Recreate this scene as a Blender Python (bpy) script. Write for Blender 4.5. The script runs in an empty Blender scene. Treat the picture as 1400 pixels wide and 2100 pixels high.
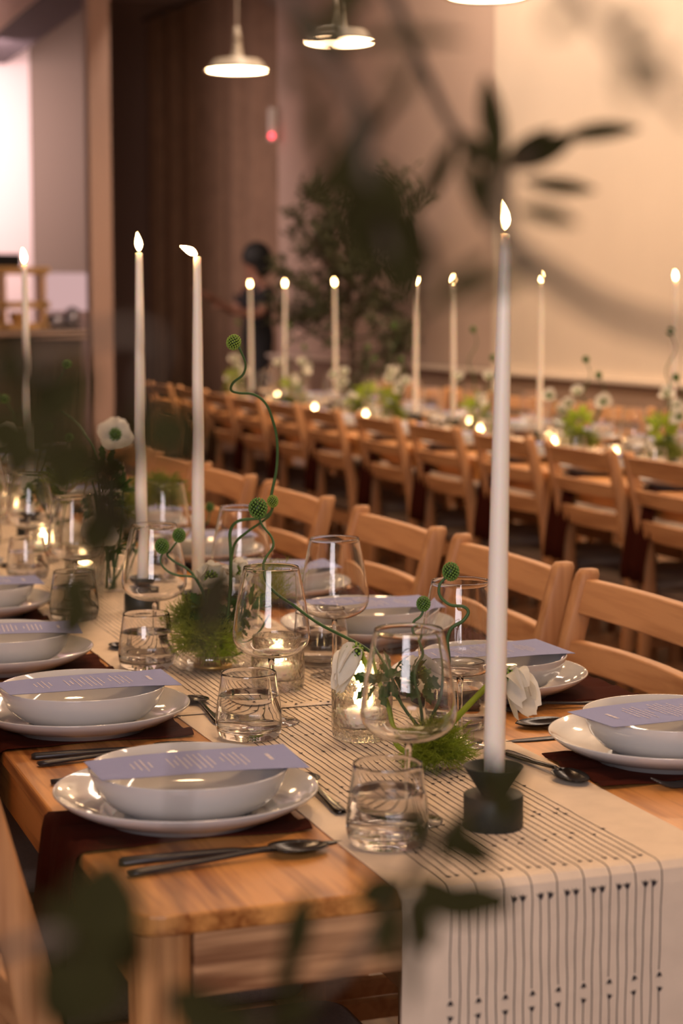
import bpy, bmesh, math, random
from mathutils import Vector, Matrix
R = math.radians
S = bpy.context.scene
COL = S.collection
random.seed(11)

# ------------------------------------------------------------------ camera
F, PSI, TH, CZ = 3850.0, R(19.87), R(6.15), 1.265
cam_d = bpy.data.cameras.new('camera'); cam = bpy.data.objects.new('camera', cam_d); COL.objects.link(cam)
cam.location = (0, 0, CZ); cam.rotation_euler = (R(90) - TH, 0, -PSI)
cam_d.sensor_fit = 'VERTICAL'; cam_d.sensor_height = 36; cam_d.lens = F / 2100 * 36
cam_d.clip_start = 0.02; cam_d.clip_end = 100
cam_d.dof.use_dof = True; cam_d.dof.focus_distance = 2.33; cam_d.dof.aperture_fstop = 4.8
S.camera = cam
_fw = Vector((math.sin(PSI) * math.cos(TH), math.cos(PSI) * math.cos(TH), -math.sin(TH)))
_rt = Vector((math.cos(PSI), -math.sin(PSI), 0)); _up = _rt.cross(_fw)
def at(x, y, d):
    """world point seen at that place of the photograph, d metres into the room"""
    return Vector((0, 0, CZ)) + (_fw + _rt * ((x - 700) / F) + _up * ((1050 - y) / F)) * d
def depth(p): return (Vector(p) - Vector((0, 0, CZ))).dot(_fw)

# ------------------------------------------------------------------ colour management, world, big lights
S.view_settings.view_transform = 'Standard'; S.view_settings.look = 'None'
S.view_settings.gamma = 1; S.view_settings.use_curve_mapping = False
S.view_settings.exposure = 0.18
S.cycles.max_bounces = 14; S.cycles.transmission_bounces = 12; S.cycles.transparent_max_bounces = 24
S.cycles.diffuse_bounces = 3; S.cycles.glossy_bounces = 5
S.cycles.sample_clamp_indirect = 4.0; S.cycles.sample_clamp_direct = 0
S.cycles.caustics_reflective = False; S.cycles.caustics_refractive = True; S.cycles.blur_glossy = 0.5
w = bpy.data.worlds.new('world'); S.world = w; w.use_nodes = True
w.node_tree.nodes['Background'].inputs[0].default_value = (1.0, 0.62, 0.42, 1)
w.node_tree.nodes['Background'].inputs[1].default_value = 0.14
def area(name, loc, target, size, power, col, sy=None):
    l = bpy.data.lights.new(name, 'AREA'); l.energy = power; l.color = col; l.size = size
    if sy: l.shape = 'RECTANGLE'; l.size_y = sy
    o = bpy.data.objects.new(name, l); COL.objects.link(o); o.location = loc
    o.rotation_euler = (Vector(target) - Vector(loc)).to_track_quat('-Z', 'Y').to_euler(); return o
area('window_daylight', (-1.6, -2.2, 2.1), (0.8, 2.0, 0.7), 1.8, 102, (0.98, 0.87, 0.90), 1.5)
area('added_wall_fill', (3.5, 7.0, 4.5), (5.0, 7.0, 2.2), 9.0, 280, (1.0, 0.77, 0.57), 0.5)  # added lamp with no visible fixture, brightens the cream wall
area('kitchen_light', (2.1, 15.3, 3.0), (2.4, 17.0, 2.3), 1.2, 100, (1.0, 0.76, 0.74))

# ------------------------------------------------------------------ materials
def new_mat(name):
    m = bpy.data.materials.new(name); m.use_nodes = True
    return m, m.node_tree, m.node_tree.nodes['Principled BSDF']
def N(t, kind, **kw):
    n = t.nodes.new(kind)
    for k, v in kw.items(): setattr(n, k, v)
    return n
def plain(name, col, rough=0.5, metal=0.0, noise=0.0, nscale=20, bump=0.0, bscale=200, **kw):
    m, t, b = new_mat(name)
    b.inputs['Base Color'].default_value = (*col, 1); b.inputs['Roughness'].default_value = rough; b.inputs['Metallic'].default_value = metal
    for k, v in kw.items(): b.inputs[k.replace('_', ' ')].default_value = v
    tc = N(t, 'ShaderNodeTexCoord')
    if noise > 0:
        n = N(t, 'ShaderNodeTexNoise'); n.inputs['Scale'].default_value = nscale; n.inputs['Detail'].default_value = 4
        t.links.new(tc.outputs['Object'], n.inputs['Vector'])
        r = N(t, 'ShaderNodeValToRGB'); r.color_ramp.elements[0].position = .3; r.color_ramp.elements[1].position = .7
        r.color_ramp.elements[0].color = (*[c * (1 - noise) for c in col], 1); r.color_ramp.elements[1].color = (*[min(1, c * (1 + noise)) for c in col], 1)
        t.links.new(n.outputs['Fac'], r.inputs['Fac']); t.links.new(r.outputs['Color'], b.inputs['Base Color'])
    if bump > 0:
        n = N(t, 'ShaderNodeTexNoise'); n.inputs['Scale'].default_value = bscale; n.inputs['Detail'].default_value = 3
        t.links.new(tc.outputs['Object'], n.inputs['Vector'])
        bp = N(t, 'ShaderNodeBump'); bp.inputs['Strength'].default_value = bump; bp.inputs['Distance'].default_value = 0.003
        t.links.new(n.outputs['Fac'], bp.inputs['Height']); t.links.new(bp.outputs['Normal'], b.inputs['Normal'])
    return m
def wood(name, c1, c2, axis=1, rough=0.42, fine=90, coarse=7):
    m, t, b = new_mat(name)
    tc = N(t, 'ShaderNodeTexCoord'); mp = N(t, 'ShaderNodeMapping')
    sc = [1, 1, 1]; sc[axis] = 0.06; mp.inputs['Scale'].default_value = sc
    t.links.new(tc.outputs['Object'], mp.inputs['Vector'])
    n1 = N(t, 'ShaderNodeTexNoise'); n1.inputs['Scale'].default_value = fine; n1.inputs['Detail'].default_value = 5; n1.inputs['Distortion'].default_value = 0.4
    n2 = N(t, 'ShaderNodeTexNoise'); n2.inputs['Scale'].default_value = coarse; n2.inputs['Detail'].default_value = 2; n2.inputs['Distortion'].default_value = 1.2
    for n in (n1, n2): t.links.new(mp.outputs['Vector'], n.inputs['Vector'])
    wv = N(t, 'ShaderNodeMath', operation='PINGPONG'); wv.inputs[1].default_value = 0.5
    ml = N(t, 'ShaderNodeMath', operation='MULTIPLY'); ml.inputs[1].default_value = 6.0
    t.links.new(n2.outputs['Fac'], ml.inputs[0]); t.links.new(ml.outputs[0], wv.inputs[0])
    ad = N(t, 'ShaderNodeMath', operation='ADD'); t.links.new(n1.outputs['Fac'], ad.inputs[0]); t.links.new(wv.outputs[0], ad.inputs[1])
    r = N(t, 'ShaderNodeValToRGB'); r.color_ramp.elements[0].position = .42; r.color_ramp.elements[1].position = .95
    r.color_ramp.elements[0].color = (*c1, 1); r.color_ramp.elements[1].color = (*c2, 1)
    t.links.new(ad.outputs[0], r.inputs['Fac']); t.links.new(r.outputs['Color'], b.inputs['Base Color'])
    bp = N(t, 'ShaderNodeBump'); bp.inputs['Strength'].default_value = 0.12; bp.inputs['Distance'].default_value = 0.002
    t.links.new(n1.outputs['Fac'], bp.inputs['Height']); t.links.new(bp.outputs['Normal'], b.inputs['Normal'])
    b.inputs['Roughness'].default_value = rough
    return m
def emit(name, col, s):
    m = bpy.data.materials.new(name); m.use_nodes = True; t = m.node_tree; t.nodes.clear()
    e = N(t, 'ShaderNodeEmission'); e.inputs[0].default_value = (*col, 1); e.inputs[1].default_value = s
    o = N(t, 'ShaderNodeOutputMaterial'); t.links.new(e.outputs[0], o.inputs[0]); return m
def thin_glass(name, tint=(0.97, 0.98, 0.98), bump=0.0, mixglass=0.0, ior=1.5, bscale=60):
    """thin-walled clear glass: lets light straight through, mirrors by angle"""
    m = bpy.data.materials.new(name); m.use_nodes = True; t = m.node_tree; t.nodes.clear()
    tr = N(t, 'ShaderNodeBsdfTransparent'); tr.inputs[0].default_value = (*tint, 1)
    gl = N(t, 'ShaderNodeBsdfGlossy'); gl.inputs['Roughness'].default_value = 0.01; gl.inputs['Color'].default_value = (1, 1, 1, 1)
    lwn = N(t, 'ShaderNodeLayerWeight'); lwn.inputs['Blend'].default_value = 0.5
    pw = N(t, 'ShaderNodeMath', operation='POWER'); pw.inputs[1].default_value = 4.5; t.links.new(lwn.outputs['Facing'], pw.inputs[0])
    fr = N(t, 'ShaderNodeMath', operation='MULTIPLY_ADD'); fr.inputs[1].default_value = 0.75; fr.inputs[2].default_value = ((ior-1)/(ior+1))**2
    t.links.new(pw.outputs[0], fr.inputs[0])
    mx = N(t, 'ShaderNodeMixShader'); o = N(t, 'ShaderNodeOutputMaterial')
    t.links.new(fr.outputs[0], mx.inputs[0]); t.links.new(tr.outputs[0], mx.inputs[1]); t.links.new(gl.outputs[0], mx.inputs[2])
    out = mx
    if mixglass > 0:
        g = N(t, 'ShaderNodeBsdfGlass'); g.inputs['IOR'].default_value = 1.45; g.inputs['Roughness'].default_value = 0
        m2 = N(t, 'ShaderNodeMixShader'); m2.inputs[0].default_value = mixglass
        t.links.new(mx.outputs[0], m2.inputs[1]); t.links.new(g.outputs[0], m2.inputs[2]); out = m2
    if bump > 0:
        tc = N(t, 'ShaderNodeTexCoord'); n = N(t, 'ShaderNodeTexNoise'); n.inputs['Scale'].default_value = bscale; n.inputs['Detail'].default_value = 2
        t.links.new(tc.outputs['Object'], n.inputs['Vector'])
        bp = N(t, 'ShaderNodeBump'); bp.inputs['Strength'].default_value = bump; bp.inputs['Distance'].default_value = 0.006
        t.links.new(n.outputs['Fac'], bp.inputs['Height'])
        for nd in (gl, lwn) + ((g,) if mixglass > 0 else ()): t.links.new(bp.outputs['Normal'], nd.inputs['Normal'])
    t.links.new(out.outputs[0], o.inputs[0]); return m
def glass(name, ior=1.5, col=(1, 1, 1)):
    m = bpy.data.materials.new(name); m.use_nodes = True; t = m.node_tree; t.nodes.clear()
    g = N(t, 'ShaderNodeBsdfGlass'); g.inputs['IOR'].default_value = ior; g.inputs['Roughness'].default_value = 0; g.inputs['Color'].default_value = (*col, 1)
    o = N(t, 'ShaderNodeOutputMaterial'); t.links.new(g.outputs[0], o.inputs[0]); return m
def leafmat(name, col, trans=0.25, rough=0.5, spec=0.4):
    m, t, b = new_mat(name)
    b.inputs['Base Color'].default_value = (*col, 1); b.inputs['Roughness'].default_value = rough; b.inputs['Specular IOR Level'].default_value = spec
    tl = N(t, 'ShaderNodeBsdfTranslucent'); tl.inputs[0].default_value = (*col, 1)
    tc = N(t, 'ShaderNodeTexCoord'); n = N(t, 'ShaderNodeTexNoise'); n.inputs['Scale'].default_value = 40
    t.links.new(tc.outputs['Object'], n.inputs['Vector'])
    r = N(t, 'ShaderNodeValToRGB'); r.color_ramp.elements[0].color = (*[c * .65 for c in col], 1); r.color_ramp.elements[1].color = (*[min(1, c * 1.3) for c in col], 1)
    t.links.new(n.outputs['Fac'], r.inputs['Fac']); t.links.new(r.outputs['Color'], b.inputs['Base Color']); t.links.new(r.outputs['Color'], tl.inputs[0])
    mx = N(t, 'ShaderNodeMixShader'); mx.inputs[0].default_value = trans; o = t.nodes['Material Output']
    t.links.new(b.outputs[0], mx.inputs[1]); t.links.new(tl.outputs[0], mx.inputs[2]); t.links.new(mx.outputs[0], o.inputs[0]); return m

M = {}
OAK1, OAK2 = (0.23, 0.075, 0.016), (0.66, 0.31, 0.09)
M['table'] = wood('oak_along', OAK1, OAK2, 1, 0.36, 110, 6)
M['apron'] = wood('oak_across', (0.20, 0.085, 0.035), (0.66, 0.38, 0.19), 0, 0.5, 80, 9)
M['oakz'] = wood('oak_upright', (0.36, 0.16, 0.055), (0.60, 0.31, 0.12), 2, 0.45, 80, 9)
M['chair'] = wood('chair_oak_along', (0.42, 0.195, 0.078), (0.59, 0.31, 0.138), 1, 0.55, 90, 8)
M['chairz'] = wood('chair_oak_upright', (0.42, 0.195, 0.078), (0.59, 0.31, 0.138), 2, 0.55, 90, 8)
M['floor'] = wood('floor_boards', (0.10, 0.05, 0.025), (0.20, 0.11, 0.055), 1, 0.45, 60, 5)
M['porcelain'] = plain('white_porcelain', (0.56, 0.565, 0.57), 0.08, Coat_Weight=0.5)
M['card'] = plain('lavender_paper', (0.23, 0.27, 0.53), 0.75)
M['ink'] = plain('pale_print', (0.66, 0.62, 0.70), 0.8)
M['linen'] = plain('cream_linen', (0.76, 0.63, 0.49), 0.9, noise=0.05, nscale=30, bump=0.25, bscale=700)
M['thread'] = plain('black_thread', (0.035, 0.028, 0.03), 0.9)
M['napkin'] = plain('maroon_napkin', (0.050, 0.010, 0.005), 1.0, bump=0.2, bscale=900, Specular_IOR_Level=0.1)
M['black'] = plain('black_steel', (0.035, 0.033, 0.033), 0.22, 1.0)
M['blackmatte'] = plain('black_steel_brushed', (0.055, 0.055, 0.06), 0.38, 0.7)
M['holder'] = plain('dark_green_metal', (0.016, 0.021, 0.017), 0.5)
M['wax'] = plain('ivory_wax', (0.92, 0.87, 0.80), 0.4, Subsurface_Weight=0.6, Subsurface_Radius=(0.02, 0.012, 0.007), Subsurface_Scale=1.0)
M['wick'] = plain('burnt_wick', (0.02, 0.015, 0.01), 0.9)
M['flame'] = emit('flame', (1.0, 0.58, 0.22), 60)
M['flame2'] = emit('tealight_flame', (1.0, 0.64, 0.28), 62)
M['thin'] = glass('wine_glass_wall', 1.45)
M['dish'] = thin_glass('dish_glass', (0.98, 0.985, 0.985))
M['stem'] = glass('clear_glass', 1.5)
M['tumbler'] = glass('tumbler_glass', 1.48)
M['water'] = glass('water', 1.33)
M['votive'] = thin_glass('hammered_glass', (0.99, 0.98, 0.95), 0.9, 0.6, 1.5, 75)
M['stemgreen'] = leafmat('allium_stem', (0.05, 0.115, 0.035), 0.1)
M['head'] = leafmat('allium_head', (0.13, 0.27, 0.05), 0.15)
M['headlight'] = leafmat('allium_bright', (0.26, 0.40, 0.06), 0.15)
M['headdark'] = leafmat('allium_core', (0.018, 0.045, 0.008), 0.1)
M['fresh'] = leafmat('fresh_green', (0.38, 0.50, 0.05), 0.4)
M['fern'] = leafmat('fennel_green', (0.34, 0.40, 0.07), 0.45)
M['darkleaf'] = leafmat('parsley_green', (0.04, 0.10, 0.02), 0.25)
M['petal'] = leafmat('white_petal', (0.88, 0.84, 0.72), 0.4, 0.6)
M['kenzan'] = plain('brass_pins', (0.45, 0.30, 0.10), 0.35, 0.9)
M['olive'] = leafmat('olive_leaf', (0.030, 0.027, 0.008), 0.12, 0.9, 0.1)
M['bark'] = plain('olive_bark', (0.09, 0.065, 0.045), 0.85, noise=0.3, nscale=60, bump=0.4, bscale=120)
M['treeleaf'] = leafmat('tree_leaf', (0.10, 0.105, 0.055), 0.3)
M['seat'] = plain('taupe_cord', (0.22, 0.165, 0.13), 0.95, noise=0.1, nscale=200, bump=0.5, bscale=900)
M['wallcream'] = plain('cream_plaster', (0.68, 0.57, 0.46), 0.85, noise=0.04, nscale=1.2)
M['wallrose'] = plain('rose_plaster', (0.50, 0.37, 0.30), 0.85, noise=0.04, nscale=1.2)
M['wains'] = plain('taupe_wainscot', (0.30, 0.20, 0.14), 0.7, noise=0.05, nscale=3)
M['ledge'] = plain('cream_ledge', (0.72, 0.60, 0.48), 0.6)
M['darkwall'] = plain('brown_wall', (0.22, 0.14, 0.115), 0.85)
M['curtain'] = plain('brown_curtain', (0.36, 0.22, 0.14), 0.9, noise=0.12, nscale=6)
M['column'] = plain('clay_paint', (0.36, 0.24, 0.20), 0.7)
M['ceil'] = plain('pink_ceiling', (0.62, 0.46, 0.42), 0.9)
M['beam'] = plain('beam_underside_shade', (0.09, 0.065, 0.075), 0.8)  # shade of the beam's underside, put into the colour
M['kitwall'] = plain('kitchen_white', (0.72, 0.58, 0.57), 0.8)
M['greywall'] = plain('greige_wall', (0.21, 0.155, 0.125), 0.85)
M['counter'] = plain('counter_stone', (0.40, 0.27, 0.20), 0.3)
M['bar'] = plain('bar_front', (0.12, 0.085, 0.05), 0.6, noise=0.25, nscale=4)
M['crate'] = plain('honey_pine', (0.62, 0.36, 0.13), 0.5, noise=0.15, nscale=8)
M['enamel'] = plain('cream_enamel', (0.42, 0.37, 0.30), 0.35)
M['lampglow'] = emit('lamp_glow', (1.0, 0.62, 0.32), 37.0)
M['steel'] = plain('kitchen_steel', (0.30, 0.29, 0.34), 0.3, 0.8)
M['skin'] = plain('skin', (0.28, 0.13, 0.08), 0.55)
M['cloth'] = plain('black_cloth', (0.012, 0.011, 0.012), 0.9)
M['hair'] = plain('black_hair', (0.012, 0.012, 0.010), 0.7, bump=0.6, bscale=60)
M['red'] = emit('red_signal', (1.0, 0.06, 0.09), 5)
M['white'] = plain('white_paint', (0.7, 0.66, 0.62), 0.5)
M['pinkglow'] = emit('lit_window', (1.0, 0.62, 0.60), 0.55)

# ------------------------------------------------------------------ mesh helpers
class MB:
    def __init__(s): s.v = []; s.f = []; s.m = []
    def add(s, vs, fs, mi=0):
        k = len(s.v); s.v += [tuple(v) for v in vs]; s.f += [tuple(i + k for i in f) for f in fs]; s.m += [mi] * len(fs); return s
    def box(s, a, b, mi=0):
        x0, y0, z0 = a; x1, y1, z1 = b
        return s.add([(x0,y0,z0),(x1,y0,z0),(x1,y1,z0),(x0,y1,z0),(x0,y0,z1),(x1,y0,z1),(x1,y1,z1),(x0,y1,z1)],
                     [(0,3,2,1),(4,5,6,7),(0,1,5,4),(1,2,6,5),(2,3,7,6),(3,0,4,7)], mi)
    def lathe(s, prof, seg=32, c=(0,0,0), mi=0, M4=None):
        vs = []; idx = []
        for r, z in prof:
            if abs(r) < 1e-7: idx.append([len(vs)]); vs.append((c[0], c[1], c[2] + z))
            else:
                idx.append(list(range(len(vs), len(vs) + seg)))
                vs += [(c[0] + r * math.cos(2*math.pi*k/seg), c[1] + r * math.sin(2*math.pi*k/seg), c[2] + z) for k in range(seg)]
        fs = []
        for a, b in zip(idx, idx[1:]):
            for k in range(seg):
                j = (k + 1) % seg
                if len(a) == 1 and len(b) == 1: continue
                if len(a) == 1: fs.append((a[0], b[j], b[k]))
                elif len(b) == 1: fs.append((a[k], a[j], b[0]))
                else: fs.append((a[k], a[j], b[j], b[k]))
        if M4: vs = [M4 @ Vector(v) for v in vs]
        return s.add(vs, fs, mi)
    def tube(s, pts, rad, seg=8, mi=0, cap=True):
        pts = [Vector(p) for p in pts]; n = len(pts)
        if not hasattr(rad, '__len__'): rad = [rad] * n
        t0 = (pts[1] - pts[0]).normalized(); u = t0.orthogonal().normalized(); vs = []
        for i, p in enumerate(pts):
            t = (pts[min(i+1, n-1)] - pts[max(i-1, 0)]).normalized()
            u = (u - t * u.dot(t)).normalized(); v = t.cross(u)
            vs += [p + (u * math.cos(2*math.pi*k/seg) + v * math.sin(2*math.pi*k/seg)) * rad[i] for k in range(seg)]
        fs = [(i*seg+k, i*seg+(k+1)%seg, (i+1)*seg+(k+1)%seg, (i+1)*seg+k) for i in range(n-1) for k in range(seg)]
        if cap: fs += [tuple(range(seg-1, -1, -1)), tuple((n-1)*seg + k for k in range(seg))]
        return s.add(vs, fs, mi)
    def ball(s, c, r, seg=10, mi=0, sc=(1,1,1)):
        k = max(4, seg // 2 + 1)
        pr = [(r*math.sin(math.pi*i/k), -r*math.cos(math.pi*i/k)) for i in range(k+1)]; pr[0] = (0, -r); pr[-1] = (0, r)
        return s.lathe(pr, seg, (0,0,0), mi, Matrix.Translation(c) @ Matrix.Diagonal((*sc, 1)))
    def strip(s, c, wdt, nrm, mi=0):
        """flat ribbon along points c with half widths wdt lying across nrm"""
        vs = []; n = len(c)
        for i, p in enumerate(c):
            t = (Vector(c[min(i+1,n-1)]) - Vector(c[max(i-1,0)])).normalized(); a = t.cross(nrm).normalized() * wdt[i]
            vs += [Vector(p) - a, Vector(p) + a]
        return s.add(vs, [(2*i, 2*i+1, 2*i+3, 2*i+2) for i in range(n-1)], mi)
    def obj(s, name, mats, parent=None, smooth=True, bevel=0, loc=None, solid=0, sub=0):
        me = bpy.data.meshes.new(name); me.from_pydata(s.v, [], s.f); me.update()
        for m in (mats if isinstance(mats, (list, tuple)) else [mats]): me.materials.append(m)
        me.polygons.foreach_set('material_index', s.m)
        me.polygons.foreach_set('use_smooth', [smooth] * len(me.polygons))
        o = bpy.data.objects.new(name, me); COL.objects.link(o)
        if parent: o.parent = parent
        if loc: o.location = loc
        if bevel:
            b = o.modifiers.new('bevel', 'BEVEL'); b.width = bevel; b.segments = 2; b.limit_method = 'ANGLE'
            b.harden_normals = False
        if solid: sm = o.modifiers.new('solid', 'SOLIDIFY'); sm.thickness = solid; sm.offset = 0
        if sub: sb = o.modifiers.new('sub', 'SUBSURF'); sb.levels = sub; sb.render_levels = sub
        return o
def smooth_path(p, k=6):
    p = [Vector(a) for a in p]; out = []
    q = [p[0]*2 - p[1]] + p + [p[-1]*2 - p[-2]]
    for i in range(1, len(q)-2):
        for j in range(k):
            t = j / k; a, b, c, d = q[i-1:i+3]
            out.append(0.5*((2*b) + (c-a)*t + (2*a-5*b+4*c-d)*t*t + (3*b-a-3*c+d)*t**3))
    out.append(p[-1]); return out
def tag(o, label, cat, group=None):
    o['label'] = label; o['category'] = cat
    if group: o['group'] = group
    return o
def empty(name, loc=(0,0,0), rz=0):
    o = bpy.data.objects.new(name, None); COL.objects.link(o); o.location = loc; o.rotation_euler = (0, 0, rz); o.empty_display_size = 0.05; return o
KIDS = {}
def kids(o): return [c for c in bpy.data.objects if c.parent is o]
def copy_tree(o, parent=None):
    if o.name not in KIDS: KIDS[o.name] = kids(o)
    c = o.copy(); COL.objects.link(c)
    if parent: c.parent = parent
    for ch in KIDS[o.name]: copy_tree(ch, c)
    return c
USED = set()
def place(proto, loc, rz=0, label='', cat='', group=None, scale=None, tilt=None):
    o = proto if proto.name not in USED else copy_tree(proto)
    USED.add(proto.name)
    o.location = loc; o.rotation_euler = (tilt[0] if tilt else 0, tilt[1] if tilt else 0, rz)
    if scale: o.scale = scale if hasattr(scale, '__len__') else (scale,)*3
    tag(o, label, cat, group); return o
def structure(o): o['kind'] = 'structure'; return o
ORD = ['first', 'second', 'third', 'fourth', 'fifth', 'sixth', 'seventh', 'eighth', 'ninth', 'tenth', 'eleventh', 'twelfth', 'thirteenth']

# ------------------------------------------------------------------ room shell
def sbox(name, a, b, m): return structure(MB().box(a, b).obj(name, m, smooth=False))
sbox('floor', (-4, -4, -0.1), (9, 25, 0), M['floor'])
sbox('ceiling', (-4, -4, 4.75), (9, 25, 4.85), M['ceil'])
sbox('wall_right', (5.0, -4, 0), (5.2, 11.0, 4.75), M['wallcream'])
sbox('wall_right_recess', (5.06, 11.0, 0), (5.2, 15.6, 4.75), M['wallrose'])
sbox('trim_1', (4.965, -4, 0), (4.999, 15.55, 0.86), M['wains'])
sbox('trim_2', (4.94, -4, 0.861), (4.999, 15.58, 0.885), M['ledge'])
sbox('wall_back', (4.66, 21.3, 0), (9, 21.5, 4.75), M['darkwall'])
sbox('column', (2.625, 12.0, 0), (2.765, 12.14, 4.75), M['column'])
sbox('beam_1', (2.60, 9, 3.45), (2.95, 16.9, 4.75), M['ceil'])  # pale ceiling colour paints the lit side of the beam
sbox('beam_shade', (2.60, 9, 3.42), (2.95, 16.9, 3.449), M['beam'])  # thin dark panel painting the shade under the beam
sbox('wall_kitchen_white', (1.2, 17.0, 0), (3.185, 17.2, 4.75), M['kitwall'])
sbox('wall_kitchen_grey', (3.19, 17.0, 1.60), (3.80, 17.2, 4.75), M['greywall'])
sbox('wall_kitchen_lower', (3.19, 17.0, 0), (3.80, 17.2, 1.25), M['darkwall'])
sbox('window_1', (3.19, 17.1, 1.251), (3.80, 17.15, 1.599), M['pinkglow'])
# skirting on the wainscot
sbox('baseboard_right', (4.945, -4, 0), (4.964, 15.5, 0.1), M['ledge'])

# curtain
cb = MB(); n = 150
vs = []
for i in range(n+1):
    t = i / n; x = 5.30 + (5.66-5.30)*t; y = 21.1 + (17.3-21.1)*t
    off = 0.055*math.sin(t*95) + 0.03*math.sin(t*41+1)
    for z in (0.02, 1.5, 3.0, 4.48): vs.append((x + off*(1.2-0.2*z/4.5), y + 0.02*math.sin(t*60), z))
cb.add(vs, [(4*i+k, 4*i+4+k, 4*i+5+k, 4*i+1+k) for i in range(n) for k in range(3)])
ce = empty('curtain', (0,0,0)); cb.obj('drape', M['curtain'], ce, solid=0.006)
MB().tube([(5.28, 21.2, 4.53), (5.68, 17.1, 4.53)], 0.02, 8).obj('curtain_rail', M['black'], ce)
tag(ce, 'long brown curtain hanging in folds from a ceiling rail behind the standing person', 'curtain')

# red signal lamp on the wall end
rl = empty('signal_lamp', (5.02, 15.55, 2.72))
MB().box((-0.06, -0.03, -0.02), (0.0, 0.02, 0.26)).obj('housing', M['white'], rl, bevel=0.005)
MB().ball((-0.05, -0.045, 0.02), 0.022, 10).obj('lens', M['red'], rl)
tag(rl, 'small glowing red signal lamp high on the end of the cream wall', 'light')

# ------------------------------------------------------------------ kitchen and bar behind
bar = empty('bar_counter', (2.2, 13.4, 0))
b = MB().box((-0.9, 0, 0), (0.66, 0.7, 1.06))
for k in range(26): b.box((-0.9 + k*0.06, -0.02, 0.02), (-0.865 + k*0.06, 0.0, 1.04))
b.obj('bar_front', M['bar'], bar, smooth=False)
MB().box((-0.95, -0.08, 1.06), (0.72, 0.75, 1.115)).obj('countertop', M['counter'], bar, bevel=0.006, smooth=False)
tag(bar, 'dark slatted bar counter with a pale stone top beside the column', 'counter')
cr = empty('display_shelf', (2.36, 13.7, 1.115))
for x in (-0.30, -0.02, 0.27): MB().box((x, 0, 0), (x+0.03, 0.3, 0.44)).obj('side_panel', M['crate'], cr, smooth=False, bevel=0.003)
for z in (0.0, 0.16, 0.41): MB().box((-0.33, 0, z), (0.33, 0.3, z+0.05)).obj('shelf', M['crate'], cr, smooth=False, bevel=0.003)
tag(cr, 'honey wood display shelf with open compartments standing on the bar counter', 'shelf')
for k, (x, z, r) in enumerate([(2.16, 1.165, .06), (2.30, 1.165, .05), (2.48, 1.165, .07)]):
    o = MB().lathe([(0,0),(r*.7,0),(r,r*.5),(r,r*1.2),(r*.9,r*1.2),(r*.85,r*.5),(0,.01)], 16).obj('basket', M['crate'], loc=(x, 13.83, z))
    tag(o, ['small round wooden basket at the outer end of the display shelf', 'middle and smallest round basket on the display shelf', 'widest round basket inside the display shelf'][k], 'basket')
o = MB().box((-0.11, -0.08, 0), (0.13, 0.1, 0.09)).obj('black_box', M['cloth'], loc=(2.36, 13.82, 1.578), bevel=0.01, smooth=False)
tag(o, 'low black box lying on top of the display shelf', 'box')
pots = [(2.74, 0.075, 0.11), (2.86, 0.055, 0.15)]
for k, (x, r, h) in enumerate(pots):
    o = MB().lathe([(0,0),(r,0),(r*1.05,h*.5),(r,h),(r*.9,h),(r*.3,h*1.12),(0,h*1.15)], 20).obj('kettle', M['steel'], loc=(x, 13.75, 1.116))
    tag(o, ['wide grey steel pot on the bar counter beside the shelf', 'taller grey steel pot at the end of the bar counter'][k], 'pot')
st = empty('strip_light', (1.98, 15.6, 3.42))
MB().box((-0.5, -0.06, 0), (0.17, 0.06, 0.05)).obj('housing', M['white'], st, smooth=False)
MB().box((-0.48, -0.04, -0.02), (0.15, 0.04, 0)).obj('diffuser', M['lampglow'], st, smooth=False)
MB().tube([(-0.15, 0, 0.05), (-0.15, 0, 1.33)], 0.008, 6).obj('cord', M['white'], st)
tag(st, 'pale strip light hanging in the kitchen beyond the column', 'light')

# ------------------------------------------------------------------ pendant lamps
pp = empty('pendant_lamp')
shade = [(0.022,0.17),(0.026,0.12),(0.034,0.085),(0.045,0.075),(0.13,0.062),(0.148,0.045),(0.16,0.022),(0.19,0.0),(0.186,-0.001),(0.156,0.018),(0.142,0.04),(0.12,0.055),(0.03,0.07)]
MB().lathe(shade, 48).obj('lamp_shade', M['enamel'], pp)
MB().lathe([(0,0.006),(0.172,0.008),(0.165,0.014),(0,0.016)], 40).obj('lamp_diffuser', M['lampglow'], pp)
MB().lathe([(0.0,0.25),(0.012,0.25),(0.02,0.2),(0.024,0.165),(0,0.165)], 20).obj('cap', M['enamel'], pp)
MB().tube([(0,0,0.24),(0,0,2.2)], 0.006, 8).obj('cord', M['white'], pp)
pens = [((3.16, 10.5, 2.62), 'small cream pendant lamp with visible cord in front of the brown curtain'),
        ((3.37, 9.36, 2.64), 'middle of the three glowing pendant lamps above the far table'),
        ((3.43, 7.63, 2.615), 'largest glowing pendant lamp cut by the top edge of the photo'),
        ((3.43, 5.9, 2.65), 'cream pendant lamp above the near end of the far table'),
        ((3.43, 4.2, 2.65), 'cream pendant lamp above the aisle end of the far table'),
        ((0.8, 1.2, 2.65), 'cream pendant lamp above the front end of the near table'),
        ((0.8, 3.0, 2.65), 'second cream pendant lamp above the near table'),
        ((0.8, 4.8, 2.65), 'third cream pendant lamp above the near table'),
        ((0.8, 6.6, 2.65), 'fourth cream pendant lamp above the near table')]
for p, l in pens: place(pp, p, 0, l, 'lamp', 'cream pendant lamps')

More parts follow.
